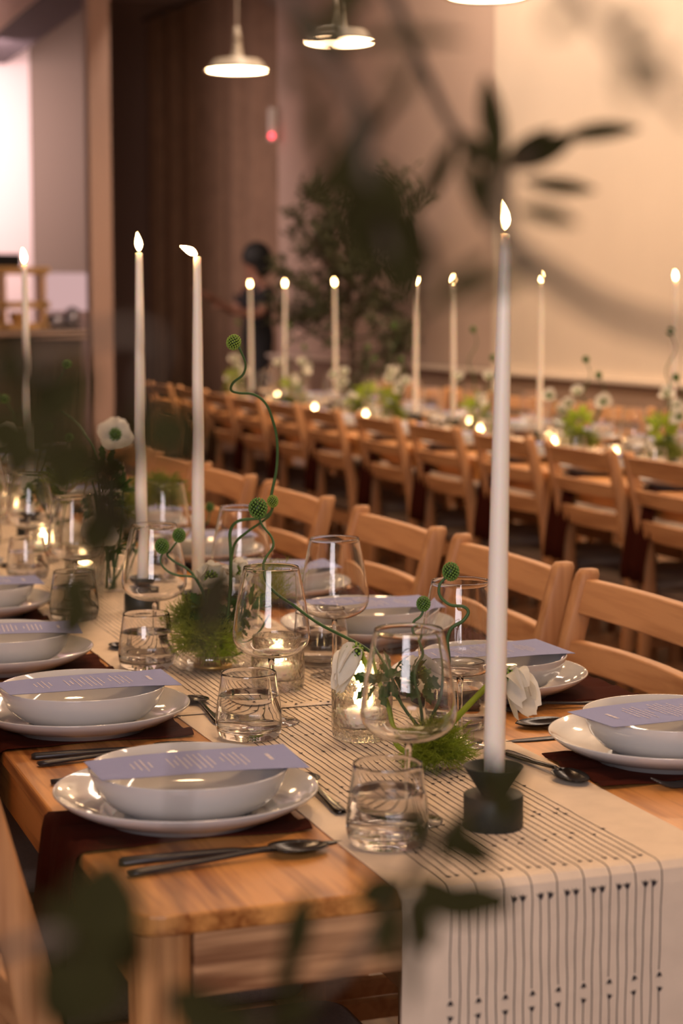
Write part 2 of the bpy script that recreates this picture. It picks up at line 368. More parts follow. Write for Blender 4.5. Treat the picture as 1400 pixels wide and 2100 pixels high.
# ------------------------------------------------------------------ tables
def rounded_slab(b, x0, x1, y0, y1, z0, z1, r, seg=8):
    ring = []
    for cx, cy, a0 in ((x0+r, y0+r, 180), (x1-r, y0+r, 270), (x1-r, y1-r, 0), (x0+r, y1-r, 90)):
        for k in range(seg+1):
            a = R(a0 + 90*k/seg); ring.append((cx + r*math.cos(a), cy + r*math.sin(a)))
    n = len(ring)
    vs = [(x, y, z0) for x, y in ring] + [(x, y, z1) for x, y in ring]
    b.add(vs, [tuple(range(n-1, -1, -1)), tuple(range(n, 2*n))] + [(k, (k+1)%n, n+(k+1)%n, n+k) for k in range(n)])
def make_table(x0, x1, y0, y1, label):
    e = empty('dining_table', ((x0+x1)/2, (y0+y1)/2, 0)); hx, hy = (x1-x0)/2, (y1-y0)/2
    b = MB(); rounded_slab(b, -hx, hx, -hy, hy, 0.7205, 0.74, 0.034)
    b.obj('tabletop', M['table'], e, bevel=0.003, smooth=False)
    for sx in (-1, 1):
        for sy in (-1, 1):
            l = MB(); cx, cy = sx*(hx-0.030), sy*(hy-0.032)
            rounded_slab(l, cx-0.025, cx+0.025, cy-0.025, cy+0.025, 0, 0.7203, 0.012, 4)
            l.obj('leg', M['oakz'], e, smooth=False)
    a = 0.062
    for sy in (-1, 1): MB().box((-hx+0.056, sy*(hy-0.02)-0.011, 0.722-a), (hx-0.056, sy*(hy-0.02)+0.011, 0.7203)).obj('apron', M['apron'], e, smooth=False, bevel=0.001)
    for sx in (-1, 1): MB().box((sx*(hx-0.02)-0.011, -hy+0.058, 0.722-a), (sx*(hx-0.02)+0.011, hy-0.058, 0.7203)).obj('apron', M['table'], e, smooth=False, bevel=0.001)
    return tag(e, label, 'table', 'oak dining tables')
TX0, TX1 = 0.368, 1.236
make_table(TX0, TX1, 1.545, 3.30, 'oak dining table in front, its rounded corner end under the hanging runner')
make_table(TX0, TX1, 3.304, 5.06, 'oak dining table pushed against the back end of the front table')
make_table(TX0, TX1, 5.064, 6.82, 'oak dining table at the dim back end of the near row')
FX0, FX1 = 2.70, 3.565
make_table(FX0, FX1, 3.7, 5.45, 'oak dining table at the start of the far row by the wall')
make_table(FX0, FX1, 5.454, 7.20, 'second oak dining table of the far row by the wall')
make_table(FX0, FX1, 7.204, 8.95, 'third oak dining table of the far row by the wall')
make_table(FX0, FX1, 8.954, 10.75, 'last oak dining table of the far row close to the potted tree')

# ------------------------------------------------------------------ runners with stitched lines
def runner(name, x0, x1, path, label, marks=None, nl=25, lx0=0.661, lx1=0.880, lw=0.0006, seed=3, zoff=0.0):
    rnd = random.Random(seed)
    b = MB(); nx = 14
    P = [Vector((0, y, z)) for y, z in path]
    nrm = []
    for i in range(len(P)):
        t = (P[min(i+1, len(P)-1)] - P[max(i-1, 0)]).normalized(); nrm.append(Vector((0, -t.z, t.y)))
    def wob(i, x):
        y, z = path[i]
        if z < 0.735: return 0.0035*math.sin(x*22+z*7) * min(1, (0.735-z)*6)
        return 0.0
    vs = []
    for i, p in enumerate(P):
        for k in range(nx+1):
            x = x0 + (x1-x0)*k/nx
            e = 0.0025*math.sin(p.y*9+2) if k == 0 else (0.002*math.sin(p.y*7) if k == nx else 0)
            vs.append(Vector((x+e, p.y, p.z)) + nrm[i]*(0.0012+wob(i, x)))
    W = nx+1
    b.add(vs, [(i*W+k, i*W+k+1, (i+1)*W+k+1, (i+1)*W+k) for i in range(len(P)-1) for k in range(nx)])
    # underside thickness edge
    vs2 = []
    for i, p in enumerate(P):
        for x in (x0, x1): vs2.append(Vector((x + (0.0025*math.sin(p.y*9+2) if x == x0 else 0.002*math.sin(p.y*7)), p.y, p.z)) + nrm[i]*(0.0002+wob(i, x)))
    k0 = len(b.v); b.v += [tuple(v) for v in vs2]
    for i in range(len(P)-1):
        b.f += [(k0+2*i, i*W, (i+1)*W, k0+2*i+2), (k0+2*i+1, k0+2*i+3, (i+1)*W+nx, i*W+nx)]; b.m += [0, 0]
    # lines
    S_ = [0]
    for i in range(1, len(P)): S_.append(S_[-1] + (P[i]-P[i-1]).length)
    def pt(s, x, h):
        s = max(0, min(S_[-1]-1e-6, s)); j = 0
        while S_[j+1] < s: j += 1
        t = (s-S_[j])/(S_[j+1]-S_[j]); p = P[j].lerp(P[j+1], t); n_ = nrm[j].lerp(nrm[j+1], t).normalized()
        return Vector((x, p.y, p.z)) + n_*(0.0012 + wob(j, x)*(1-t) + wob(j+1, x)*t + h), n_
    for li in range(nl):
        x = lx0 + (lx1-lx0)*li/(nl-1); ph = rnd.random()*6
        segs = marks(li)[0] if marks else [(0, S_[-1])]
        for s0, s1 in segs:
            ss = [s0]
            while ss[-1] < s1-1e-4: ss.append(min(s1, ss[-1] + (0.003 if marks and abs(ss[-1]-0.637) < 0.03 else 0.02)))
            m_ = len(ss)-1; c = []; wd = []
            for s in ss:  p, n_ = pt(s, x+0.0005*math.sin(s*30+ph)+0.0004*math.sin(s*91+ph*2), 0.0003); c.append(p); wd.append(lw)
            vs = []
            for q, p in enumerate(c): vs += [p+Vector((-lw, 0, 0)), p+Vector((lw, 0, 0))]
            b.add(vs, [(2*q, 2*q+1, 2*q+3, 2*q+2) for q in range(m_)], 1)
        if marks:
            for s, up, sz in marks(li)[1]:
                xx = x + rnd.uniform(-.0006, .0006); sh = [(-1, 1.1), (-.35, .55), (0, 1.15), (.4, .5), (1, .95), (.55, -.1), (0, -.7), (-.5, -.1)]
                a = rnd.uniform(-.35, .35); vv = []
                for u_, v_ in sh:
                    uu = u_*math.cos(a)-v_*math.sin(a); vv_ = u_*math.sin(a)+v_*math.cos(a)
                    vv.append(pt(s + up*vv_*sz, xx+uu*sz, 0.0008)[0])
                b.add(vv, [tuple(range(8))], 1)
    o = b.obj(name, [M['linen'], M['thread']], smooth=False)
    return tag(o, label, 'table runner', 'striped table runners')
# front runner: from its hanging hem up over the table edge
path = [(1.537, 0.10 + 0.04*i) for i in range(16)] + [(1.5375, 0.72), (1.539, 0.7335), (1.5445, 0.739), (1.552, 0.7402)] + [(1.57 + 0.03*i, 0.7402) for i in range(27)]
sfold = 0.637
rr = random.Random(5)
toprows = [(0.022, 'p'), (0.10, 'e'), (0.115, 'o'), (0.185, 'p'), (0.20, 'q'), (0.30, 'o'), (0.345, 'a'), (0.362, 'a'), (0.45, 'q'), (0.53, 'e'), (0.62, 'a'), (0.70, 'o'), (0.765, 'a'), (0.78, 'p')]
def marks_front(li):
    segs = []; mk = []
    if li % 3 == 0:
        segs = [(0.1, sfold-0.128), (sfold-0.102, 1.43)]; mk = [(sfold-0.122, 1, 0.0036), (sfold-0.106, -1, 0.0036)]
        segs[0] = (0.02, sfold-0.124)
    else:
        segs = [(0.02, sfold-0.016), (sfold+0.022, 1.43)]; mk = [(sfold-0.016, 1, 0.0042)]
    for k, (d, c) in enumerate(toprows):
        ok = {'p': li % 3 != 0, 'e': li % 3 == 1, 'o': li % 6 in (0, 2), 'q': li % 3 == 2 and li > 5, 'a': li % 2 == k % 2 or li % 3 == 0}[c]
        if ok: mk.append((sfold+d+((li*37+k*17) % 11-5)*0.0006, 1 if (li+k) % 2 else -1, 0.0032))
    return segs, mk
runner('table_runner', 0.614, 0.956, path, 'cream runner with black stitched lines hanging over the front table end', marks_front)
path2 = [(2.318, 0.7418), (2.322, 0.7440), (2.33, 0.7440), (2.36, 0.7424), (2.42, 0.7420)] + [(2.5 + 0.12*i, 0.7418) for i in range(36)]
def marks_back(li):
    mk = []
    for k in range(34):
        for d in (0, 0.018):
            if (li*5+k*7+int(d*100)) % 4 < 2: mk.append((0.006+k*0.125+d+((li*37+k*17) % 11-5)*0.0008, 1 if (li+k) % 2 else -1, 0.0028))
    return [(0, 4.4)], mk
runner('table_runner', 0.606, 0.958, path2, 'cream runner lapped over the front one, running back past the candles', marks_back, lx0=0.668, lx1=0.90, seed=8, nl=27)
path3 = [(3.72, 0.7402)] + [(3.8 + 0.25*i, 0.7402) for i in range(28)]
runner('table_runner', 2.96, 3.31, path3, 'cream striped runner along the far table by the wall', None, lx0=3.03, lx1=3.24, lw=0.0008, seed=4)

# ------------------------------------------------------------------ chairs
def make_chair():
    e = empty('dining_chair')
    def post(y, name='leg'):
        b = MB(); pts = [(0.225, 0.0, .030, .026), (0.205, 0.25, .036, .028), (0.190, 0.43, .042, .030), (0.202, 0.56, .042, .030), (0.228, 0.69, .040, .030), (0.264, 0.83, .036, .029), (0.268, 0.845, .035, .029), (0.270, 0.853, .027, .022)]
        vs = []; sg = 12
        for x, z, wx, wy in pts:
            for k in range(sg):
                a = 2*math.pi*k/sg; c, s = math.cos(a), math.sin(a)
                q = lambda v: math.copysign(abs(v)**0.5, v)
                vs.append((x + q(c)*wx/2, y + q(s)*wy/2, z))
        fs = [(i*sg+k, i*sg+(k+1) % sg, (i+1)*sg+(k+1) % sg, (i+1)*sg+k) for i in range(len(pts)-1) for k in range(sg)]
        fs += [tuple(range(sg-1, -1, -1)), tuple((len(pts)-1)*sg+k for k in range(sg))]
        b.add(vs, fs); return b.obj(name, M['chairz'], e)
    for y in (-0.207, 0.207): post(y)
    for y in (-0.205, 0.205):
        b = MB(); rounded_slab(b, -0.215, -0.180, y-0.0175, y+0.0175, 0, 0.405, 0.01, 3); b.obj('leg', M['chairz'], e)
    def rail(z0, z1, xm, bow, lean):
        b = MB(); n = 12; vs = []
        for i in range(n+1):
            t = i/n; y = -0.196+0.392*t; bx = bow*(1-(2*t-1)**2); dz = 0.002*(1-(2*t-1)**2)
            for (z, dx) in ((z0, -0.010), (z1+dz, -0.010+lean), (z1+dz, 0.010+lean), (z0, 0.010)): vs.append((xm+bx+dx, y, z))
        fs = [(4*i+k, 4*i+(k+1) % 4, 4*i+4+(k+1) % 4, 4*i+4+k) for i in range(n) for k in range(4)]
        b.add(vs, fs + [(3, 2, 1, 0), (4*n, 4*n+1, 4*n+2, 4*n+3)]); return b.obj('back_rail', M['chair'], e, bevel=0.003, smooth=False)
    rail(0.784, 0.838, 0.254, 0.006, 0.014); rail(0.700, 0.742, 0.232, 0.018, 0.010); rail(0.598, 0.652, 0.210, 0.022, 0.012)
    b = MB()
    for y in (-0.205, 0.205): b.box((-0.18, y-0.011, 0.355), (0.175, y+0.011, 0.405))
    b.box((-0.208, -0.187, 0.355), (-0.186, 0.187, 0.405)); b.box((0.176, -0.205, 0.355), (0.196, 0.205, 0.405))
    b.obj('seat_frame', M['chair'], e, smooth=False, bevel=0.002)
    for y in (-0.205, 0.205): MB().box((-0.18, y-0.008, 0.16), (0.19, y+0.008, 0.19)).obj('stretcher', M['chair'], e, smooth=False)
    b = MB(); rounded_slab(b, -0.225, 0.168, -0.218, 0.218, 0.406, 0.446, 0.04, 5); b.obj('seat', M['seat'], e, bevel=0.012)
    return e
chair = make_chair()
for i, y in enumerate([1.93, 2.455, 2.957, 3.49, 4.12, 4.70, 5.22, 5.75]):
    place(chair, (1.112, y, 0), 0, ['oak chair past the plate nearly out of view beside the hanging runner', 'oak ladder-back chair beside the front plate, first on the aisle side', 'oak ladder-back chair behind the tall front candle, facing the table'][i] if i < 3 else '%s oak ladder-back chair down the aisle side of the near table' % ORD[i], 'chair', 'oak chairs on the aisle side of the near table')
for i, y in enumerate([1.84, 2.37, 2.90, 3.44, 3.98, 4.52, 5.06, 5.6]):
    place(chair, (0.515, y, 0), math.pi, 'oak chair at the outer side of the near table, %s from its front end' % ORD[i], 'chair', 'oak chairs on the outer side of the near table')
far_y = [4.65, 5.17, 5.73, 6.33, 6.91, 7.58, 8.12, 8.68, 9.19, 9.70, 10.35]
for i, y in enumerate([4.12] + far_y):
    place(chair, (2.912, y, 0), math.pi, '%s oak chair of the row turning its back to the aisle' % ORD[i], 'chair', 'oak chairs backing onto the aisle')
for i, y in enumerate([5.05, 5.6, 6.15, 6.7, 7.25, 7.8, 8.35, 8.9, 9.45, 10.0]):
    place(chair, (3.675, y, 0), 0, '%s oak chair between the far table and the cream wall' % ORD[i], 'chair', 'oak chairs along the wall')

# ------------------------------------------------------------------ tableware prototypes
plate = MB().lathe([(0,.004),(.080,.004),(.083,0),(.087,0),(.090,.005),(.113,.0115),(.129,.0205),(.1375,.0285),(.1372,.0300),(.1355,.0298),(.127,.0225),(.111,.0138),(.085,.0095),(0,.009)], 72).obj('dinner_plate', M['porcelain'])
bowl = MB().lathe([(0,.003),(.060,.003),(.0625,0),(.066,0),(.068,.004),(.083,.010),(.095,.023),(.1035,.045),(.1030,.0462),(.1015,.0458),(.093,.025),(.080,.0125),(.06,.0075),(0,.007)], 72).obj('soup_bowl', M['porcelain'])
def make_card(seed):
    rnd = random.Random(seed); b = MB(); nx = 10; L, W = 0.215, 0.100
    def z(x, y): return 0.0016*math.cos(x/L*3.1) + 0.0035*(x/(L/2))**3*(y/W) - 0.001*(y/W)
    vs = []
    for i in range(nx+1):
        for k in range(5):
            x = -L/2+L*i/nx; y = -W/2+W*k/4; vs.append((x, y, z(x, y)))
    nn = len(vs); vs += [(x, y, zz-0.0004) for x, y, zz in vs]
    fs = [(i*5+k, (i+1)*5+k, (i+1)*5+k+1, i*5+k+1) for i in range(nx) for k in range(4)]
    fs += [(nn+i*5+k, nn+i*5+k+1, nn+(i+1)*5+k+1, nn+(i+1)*5+k) for i in range(nx) for k in range(4)]
    b.add(vs, fs)
    def line(x, hw, y0, y1):
        c = y0
        while c < y1 - 0.001:
            l = min(rnd.uniform(0.003, 0.009), y1-c); q = []
            for xx, yy in ((x-hw, c), (x+hw, c), (x+hw, c+l), (x-hw, c+l)): q.append((xx, yy, z(xx, yy)+0.0004))
            b.add(q, [(0, 1, 2, 3)], 1); c += l+0.0012
    line(0.078, 0.0022, -0.013, 0.013)
    for g0, ls in ((0.052, [.02, .03, .024, .03, .01]), (0.016, [.02, .034, .03, .034, .02, .03, .012, .02]), (-0.048, [.012, .026, .02, .012])):
        for k, h in enumerate(ls): line(g0-k*0.0062, 0.0008, -h, h)
    return b.obj('menu_card', [M['card'], M['ink']], smooth=False)
card = make_card(1)
def lathe_wall(prof_out, prof_in, seg=48): return MB().lathe(prof_out + prof_in, seg)
def smooth_prof(p, k=4): return [(v.x, v.z) for v in smooth_path([(r, 0, z) for r, z in p], k)]
def make_wine():
    e = empty('wine_glass')
    o = smooth_prof([(.0042,.083),(.010,.0840),(.026,.0868),(.040,.0940),(.0472,.1030),(.0495,.1140),(.0480,.130),(.0440,.156),(.0393,.180),(.0354,.1985)])
    i = smooth_prof([(.0345,.1985),(.0384,.180),(.0431,.156),(.0471,.130),(.0486,.1142),(.0464,.1038),(.0394,.0952),(.026,.0884),(.010,.0862)])
    MB().lathe([(0,.0829)]+o+[(.0351,.1995),(.0350,.2000),(.0348,.2002),(.0346,.2000),(.0345,.1995)]+i+[(0,.0863)], 64).obj('glass_bowl', M['thin'], e)
    MB().lathe([(0,0),(.035,0),(.0358,.0008),(.034,.0016),(.02,.0030),(.008,.006),(.0042,.014),(.0033,.03),(.0031,.055),(.0036,.073),(.0045,.0825),(0,.0827)], 40).obj('stem', M['stem'], e)
    return e
def make_tumbler():
    e = empty('water_tumbler')
    o = smooth_prof([(.0365,.0022),(.0388,.0065),(.0410,.016),(.0408,.026),(.0388,.046),(.0358,.066),(.0342,.079)])
    i = smooth_prof([(.0328,.079),(.0343,.066),(.0372,.046),(.0391,.028),(.0385,.019),(.034,.0125),(.02,.0100)])
    MB().lathe([(0,.0006),(.02,.0007),(.033,.0008),(.0352,.0012)]+o+[(.0340,.0806),(.0338,.0811),(.0335,.0814),(.0332,.0811),(.0330,.0806)]+i+[(0,.0095)], 56).obj('glass', M['tumbler'], e)
    wp = smooth_prof([(.0203,.0097),(.0343,.0121),(.0389,.0187),(.0395,.028),(.0383,.040),(.0368,.0532)])
    MB().lathe([(0,.0092)]+wp+[(.0367,.0540),(.0359,.0538),(.0348,.0534),(.032,.0531),(0,.0530)], 56).obj('water', M['water'], e)
    return e
def flame_mesh(b, c, h, w_, lean=(0, 0), mi=0):
    pr = [(0,0),(.45,.08),(.85,.22),(1,.36),(.86,.55),(.55,.75),(.25,.9),(0,1)]
    vs0 = len(b.v)
    b.lathe([(r*w_, z*h) for r, z in pr], 12, (0,0,0), mi)
    for k in range(vs0, len(b.v)):
        x, y, z = b.v[k]; t = z/h; b.v[k] = (c[0]+x+lean[0]*t*t, c[1]+y+lean[1]*t*t, c[2]+z)
def make_votive():
    e = empty('votive_holder')
    o = [(0,.0),(.027,.0),(.031,.003),(.0325,.012),(.0325,.045),(.0325,.064)]; i = [(.0315,.0657),(.030,.064),(.0298,.045),(.0295,.018),(.026,.0145),(0,.014)]
    MB().lathe(o+i, 40).obj('glass', M['votive'], e)
    MB().lathe([(0,.0145),(.0185,.0145),(.0192,.016),(.0192,.0315),(.018,.0325),(.006,.0315),(0,.0312)], 24).obj('tealight', M['wax'], e)
    b = MB(); flame_mesh(b, (0, 0, .0345), .021, .0068); b.obj('flame', M['flame2'], e)
    MB().tube([(0,0,.031),(0,0,.036)], .0007, 6).obj('wick', M['wick'], e)
    return e
wine, tumbler, votive = make_wine(), make_tumbler(), make_votive()
def make_knife():
    b = MB(); ln = 0.225
    st = [(-.112, .006, .0028), (-.108, .0085, .0036), (-.03, .0062, .0032), (.0, .0052, .0028), (.012, .008, .0016), (.03, .0098, .0010), (.075, .0095, .0009), (.1, .0066, .0008), (.113, .0012, .0006)]
    vs = []
    for x, w_, h in st: vs += [(x, -w_, 0.0004), (x, w_, 0.0004), (x, w_*.6, h*1.6), (x, -w_*.6, h*1.6)]
    b.add(vs, [(4*i+k, 4*i+(k+1) % 4, 4*i+4+(k+1) % 4, 4*i+4+k) for i in range(len(st)-1) for k in range(4)] + [(3, 2, 1, 0), tuple(4*(len(st)-1)+k for k in range(4))])
    return b.obj('table_knife', M['blackmatte'], bevel=0)
def make_spoon(name, L=0.2, mat='blackmatte'):
    e = empty(name); b = MB(); st = [(-L/2, .0055, .004), (-L/2+.01, .0075, .0045), (-.02, .0045, .006), (L/2-.062, .003, .009), (L/2-.05, .0045, .007)]
    vs = []
    for x, w_, z in st: vs += [(x, -w_, z-.0022), (x, w_, z-.0022), (x, w_*.7, z+.001), (x, -w_*.7, z+.001)]
    b.add(vs, [(4*i+k, 4*i+(k+1) % 4, 4*i+4+(k+1) % 4, 4*i+4+k) for i in range(len(st)-1) for k in range(4)] + [(3, 2, 1, 0), tuple(4*(len(st)-1)+k for k in range(4))])
    b.obj('handle', M[mat], e)
    b = MB(); nu, nv = 12, 8; vs = []; cx = L/2-.027; k = 1 if L < .19 else 1.15
    for i in range(nu+1):
        u = -1+2*i/nu; hw = math.sqrt(max(0, 1-u*u))*.0185*k*(1-.12*u)
        for j in range(nv+1):
            v = -1+2*j/nv; d = (1-u*u)*(1-v*v)
            vs.append((cx+u*.028*k, v*hw, .0075-.0068*d-.0015*u))
    b.add(vs, [(i*(nv+1)+j, (i+1)*(nv+1)+j, (i+1)*(nv+1)+j+1, i*(nv+1)+j+1) for i in range(nu) for j in range(nv)])
    b.obj('spoon_bowl', M['black'], e, solid=0.001); return e
def make_fork():
    e = empty('table_fork'); L = .2; b = MB(); st = [(-L/2, .0055, .004), (-L/2+.01, .0075, .0045), (-.02, .0045, .006), (.03, .003, .010), (.04, .006, .0085), (.05, .011, .006)]
    vs = []
    for x, w_, z in st: vs += [(x, -w_, z-.0022), (x, w_, z-.0022), (x, w_*.7, z+.001), (x, -w_*.7, z+.001)]
    b.add(vs, [(4*i+k, 4*i+(k+1) % 4, 4*i+4+(k+1) % 4, 4*i+4+k) for i in range(len(st)-1) for k in range(4)] + [(3, 2, 1, 0), tuple(4*(len(st)-1)+k for k in range(4))])
    b.obj('handle', M['blackmatte'], e)
    for k in range(4):
        y = -.0095+.0063*k
        MB().tube(smooth_path([(.048, y*.9, .0055), (.065, y, .003), (.085, y, .004), (.1, y*.95, .0105)], 3), [.0017]*9+[.0008], 6).obj('tine', M['blackmatte'], e)
    return e
knife, spoon, fork, dspoon = make_knife(), make_spoon('table_spoon', .2), make_fork(), make_spoon('dessert_spoon', .17, 'black')

# napkins
def make_napkin(seed, hang, start=-0.105):
    """cloth under the plate; local +x points to the diner, where it falls over the table edge"""
    rnd = random.Random(seed); b = MB(); path = []
    for i in range(9): path.append((start+(.13-start)/9*i, 0.0))
    edge = 0.1283
    path = [(x, z) for x, z in path if x < edge-.006]
    path += [(edge-.004, .0), (edge+.002, -.001), (edge+.005, -.006)] + [(edge+.006+.0008*k, -.02-.05*k) for k in range(int(hang/.05)+1)]
    ny = 22; vs = []
    for i, (x, z) in enumerate(path):
        for k in range(ny+1):
            v = k/ny*2-1; hw = .080
            dz = max(0, -z)
            y = v*hw*(1-.25*min(dz, .5)) + .006*math.sin(i*.8+seed)
            fold = .0022*(1+math.sin(v*9+seed)+.5*math.sin(v*17+x*30)) if dz == 0 else 0
            if abs(x) < .1 and dz == 0: fold = .0006
            hx = (.012*math.sin(v*7+seed*2)+.006*math.sin(v*15))*min(1, dz*5) if dz > 0 else 0
            vs.append((x+hx+(.004*math.sin(v*5+seed) if i == 0 else 0)+ (0.02*min(1,dz*4) if dz>0 else 0), y, z+.0012+fold))
    b.add(vs, [(i*(ny+1)+k, (i+1)*(ny+1)+k, (i+1)*(ny+1)+k+1, i*(ny+1)+k+1) for i in range(len(path)-1) for k in range(ny)])
    return b.obj('napkin', M['napkin'], solid=0.0014)
napL, napR = make_napkin(1, 0.27), make_napkin(4, 0.25, -.15)

T = 0.7405
where_L = 'outer side of the near table'; where_R = 'aisle side of the near table'
def setting(side, i, py, px, full=True):
    s = 1 if side == 'L' else -1; wh = where_L if side == 'L' else where_R; o = ORD[i]; g = ' ' + ('outer side' if s > 0 else 'aisle side')
    wall = 0.0025
    place(plate, (px, py, T+wall), 0, '%s white dinner plate from the front, %s' % (o, wh), 'plate', 'white dinner plates on the near table')
    place(bowl, (px-.0*s, py-.012, T+wall+.0094), 0, 'white soup bowl on the %s plate, %s' % (o, wh), 'bowl', 'white soup bowls on the near table')
    place(card, (px+.006*s, py-.018, T+wall+.0094+.0475+.0012), (R(-2) if s > 0 else R(184)) + R([0, 3, -4, 2, 0, 5, 1, 3, 2][i % 9]), 'lavender menu card across the %s bowl, %s' % (o, wh), 'menu', 'lavender menu cards on the near table')
    place(napL if s > 0 else napR, (px - s*(abs(px-(TX0 if s > 0 else TX1)) - .1283)*1.0 if False else (TX0+.1283 if s > 0 else TX1-.1283), py-.012 if s > 0 else py-.02, T), math.pi if s > 0 else 0, 'maroon napkin under the %s plate, %s' % (o, wh), 'napkin', 'maroon napkins on the near table')
    if full:
        place(knife, (.505 if s > 0 else 1.065, py-.142*s if s > 0 else py+.14, T), 0 if s > 0 else math.pi, 'black table knife beside the %s plate, %s' % (o, wh), 'knife', 'black knives on the near table')
        place(spoon, (.492 if s > 0 else 1.10, py-.172*s if s > 0 else py+.19, T), R(6) if s > 0 else R(170), 'black table spoon next to the %s knife, %s' % (o, wh), 'spoon', 'black table spoons on the near table')
        place(fork, (.49 if s > 0 else 1.11, py+.172*s if s > 0 else py-.125, T), R(-4) if s > 0 else R(178), 'black table fork of the %s place, %s' % (o, wh), 'fork', 'black forks on the near table')
        place(dspoon, (.652 if s > 0 else .932, py+(.03 if s > 0 else -.005), T+.0012), R(88) if s > 0 else R(-84), 'small dark dessert spoon of the %s place, %s' % (o, wh), 'spoon', 'dessert spoons on the near table')
Ls = [(1.850, .497), (2.300, .482), (2.73, .452), (3.22, .49), (3.72, .49), (4.25, .49), (4.8, .49), (5.4, .49), (6.0, .49)]
Rs = [(1.905, 1.093), (2.322, 1.052), (2.77, 1.045), (3.24, 1.05), (3.75, 1.06), (4.3, 1.06), (4.9, 1.06), (5.5, 1.06), (6.1, 1.06)]
for i, (y, x) in enumerate(Ls): setting('L', i, y, x, i < 5)
for i, (y, x) in enumerate(Rs): setting('R', i, y, x, i < 5)
glL = [((.706, 1.752), (.656, 1.682)), ((.716, 2.243), (.664, 2.172)), ((.692, 2.750), (.655, 2.655)), ((.672, 3.235), (.646, 3.125)), ((.69, 3.75), (.66, 3.63)), ((.69, 4.3), (.66, 4.18)), ((.69, 4.86), (.66, 4.74)), ((.69, 5.46), (.66, 5.34)), ((.69, 6.06), (.66, 5.94))]
glR = [((.893, 2.050), (.928, 2.135)), ((.893, 2.500), (.905, 2.588)), ((.892, 2.955), (.905, 3.04)), ((.885, 3.43), (.90, 3.52)), ((.885, 3.93), (.90, 4.02)), ((.885, 4.48), (.90, 4.57)), ((.885, 5.08), (.90, 5.17)), ((.885, 5.68), (.90, 5.77)), ((.885, 6.28), (.90, 6.37))]
for side, gl in (('outer', glL), ('aisle', glR)):
    for i, (a, b_) in enumerate(gl):
        place(wine, (*a, T+.0015), random.random()*6, 'empty clear wine glass of the %s place, %s side of near table' % (ORD[i], side), 'wine glass', 'wine glasses on the near table')
        place(tumbler, (*b_, T+.0015), random.random()*6, 'clear tumbler of water of the %s place, %s side of near table' % (ORD[i], side), 'tumbler', 'water tumblers on the near table')

# ------------------------------------------------------------------ candles
def make_holder():
    e = empty('candle_holder')
    MB().lathe([(0,0),(.0295,0),(.0305,.001),(.0305,.033),(.0295,.034),(0,.034)], 40).obj('base', M['holder'], e)
    MB().lathe([(0,.0342),(.0135,.0342),(.0145,.036),(.031,.0625),(.0302,.0632),(.0295,.0625),(.013,.041),(0,.040)], 40).obj('cup', M['holder'], e)
    return e
def make_candle():
    e = empty('taper_candle'); H = .567
    MB().lathe([(0,0),(.0105,0),(.011,.003),(.0102,H*.35),(.0082,H*.75),(.0062,H*.97),(.0056,H),(.0042,H+.001),(0,H-.002)], 24).obj('wax_body', M['wax'], e)
    MB().tube([(0,0,H-.003),(.0006,0,H+.007)], .0007, 6).obj('wick', M['wick'], e)
    b = MB(); flame_mesh(b, (0, 0, H+.004), .031, .0062, (-.003, 0)); b.obj('flame', M['flame'], e)
    return e
holder, taper = make_holder(), make_candle()
cands = [((.780, 1.704), (R(.1), R(.75)), 0.982, 'tall lit taper candle in front, closest to the hanging runner', 'black holder of the tall front candle, round base under a cone', 0),
         ((.770, 3.150), (0, R(.2)), 1.02, 'lit taper candle behind the wine glass and small dark holder block', 'black holder with a wine glass standing before it', 1.2),
         ((.815, 2.945), (0, R(.25)), 1.0, 'lit taper candle rising out of the moss arrangement, flame blown sideways', 'black holder hidden behind the mossy arrangement', 3.0),
         ((.780, 4.250), (0, R(-.3)), 1.03, 'lit taper candle in the dim back part of the near table', 'black holder behind the dim leaves of the near table', 2.0),
         ((.790, 5.600), (0, R(.3)), 1.03, 'lit taper candle at the far back of the near table', 'black holder at the far back of the near table', 2.6)]
for (xy, tl, sc, l1, l2, rz) in cands:
    place(holder, (*xy, T+.0015), 0, l2, 'candle holder', 'black candle holders')
    c_ = place(taper, (*xy, T+.0415), 0, l1, 'candle', 'ivory taper candles', scale=(1, 1, sc), tilt=tl)
    if 'sideways' in l1:                                   # the draught bends this one flame over
        bpy.context.view_layer.update()
        for ch in c_.children:
            if ch.name.startswith('flame'):
                m_ = Matrix.Rotation(R(-58), 4, 'Y'); p_ = Vector((0, 0, .5705)); ch.rotation_euler = m_.to_euler(); ch.location = p_ - m_ @ p_
fc = [(3.27, 5.70), (3.13, 6.45), (3.15, 7.32), (3.15, 7.75), (3.15, 8.80), (3.15, 9.62), (3.15, 10.22)]
fl = ['last toward the photo edge, between the pair of curling stems', 'alone before the bare cream wall', 'beside the white flower on the far table', 'beside the trunk end of the potted tree foliage', 'in the middle before the potted tree', 'at the boundary of the wall and curtain', 'in front of the standing person']
for i, (x, y) in enumerate(fc):
    place(holder, (x, y, T+.0015), 0, 'small black candle holder %s' % fl[i], 'candle holder', 'black candle holders')
    place(taper, (x, y, T+.0415), random.random()*6, 'blurred lit taper candle %s' % fl[i], 'candle', 'ivory taper candles', scale=(1, 1, 1.025+.05*i/6), tilt=(R(random.uniform(-.5, .5)), R(random.uniform(-.5, .5))))
vots = [((.787, 2.436), 'hammered glass votive beside the moss bowl, tealight burning'), ((.792, 2.120), 'hammered glass votive beside the white drooping front flower'), ((.842, 2.262), 'hammered glass votive half hidden behind the front flowers'),
        ((.745, 3.500), 'votive glowing by the vase of tall green stems'), ((.735, 3.86), 'votive glowing further back behind a wine glass'), ((.80, 4.6), 'dim votive at the middle of the near table'), ((.78, 5.2), 'dim votive towards the back of the near table')]
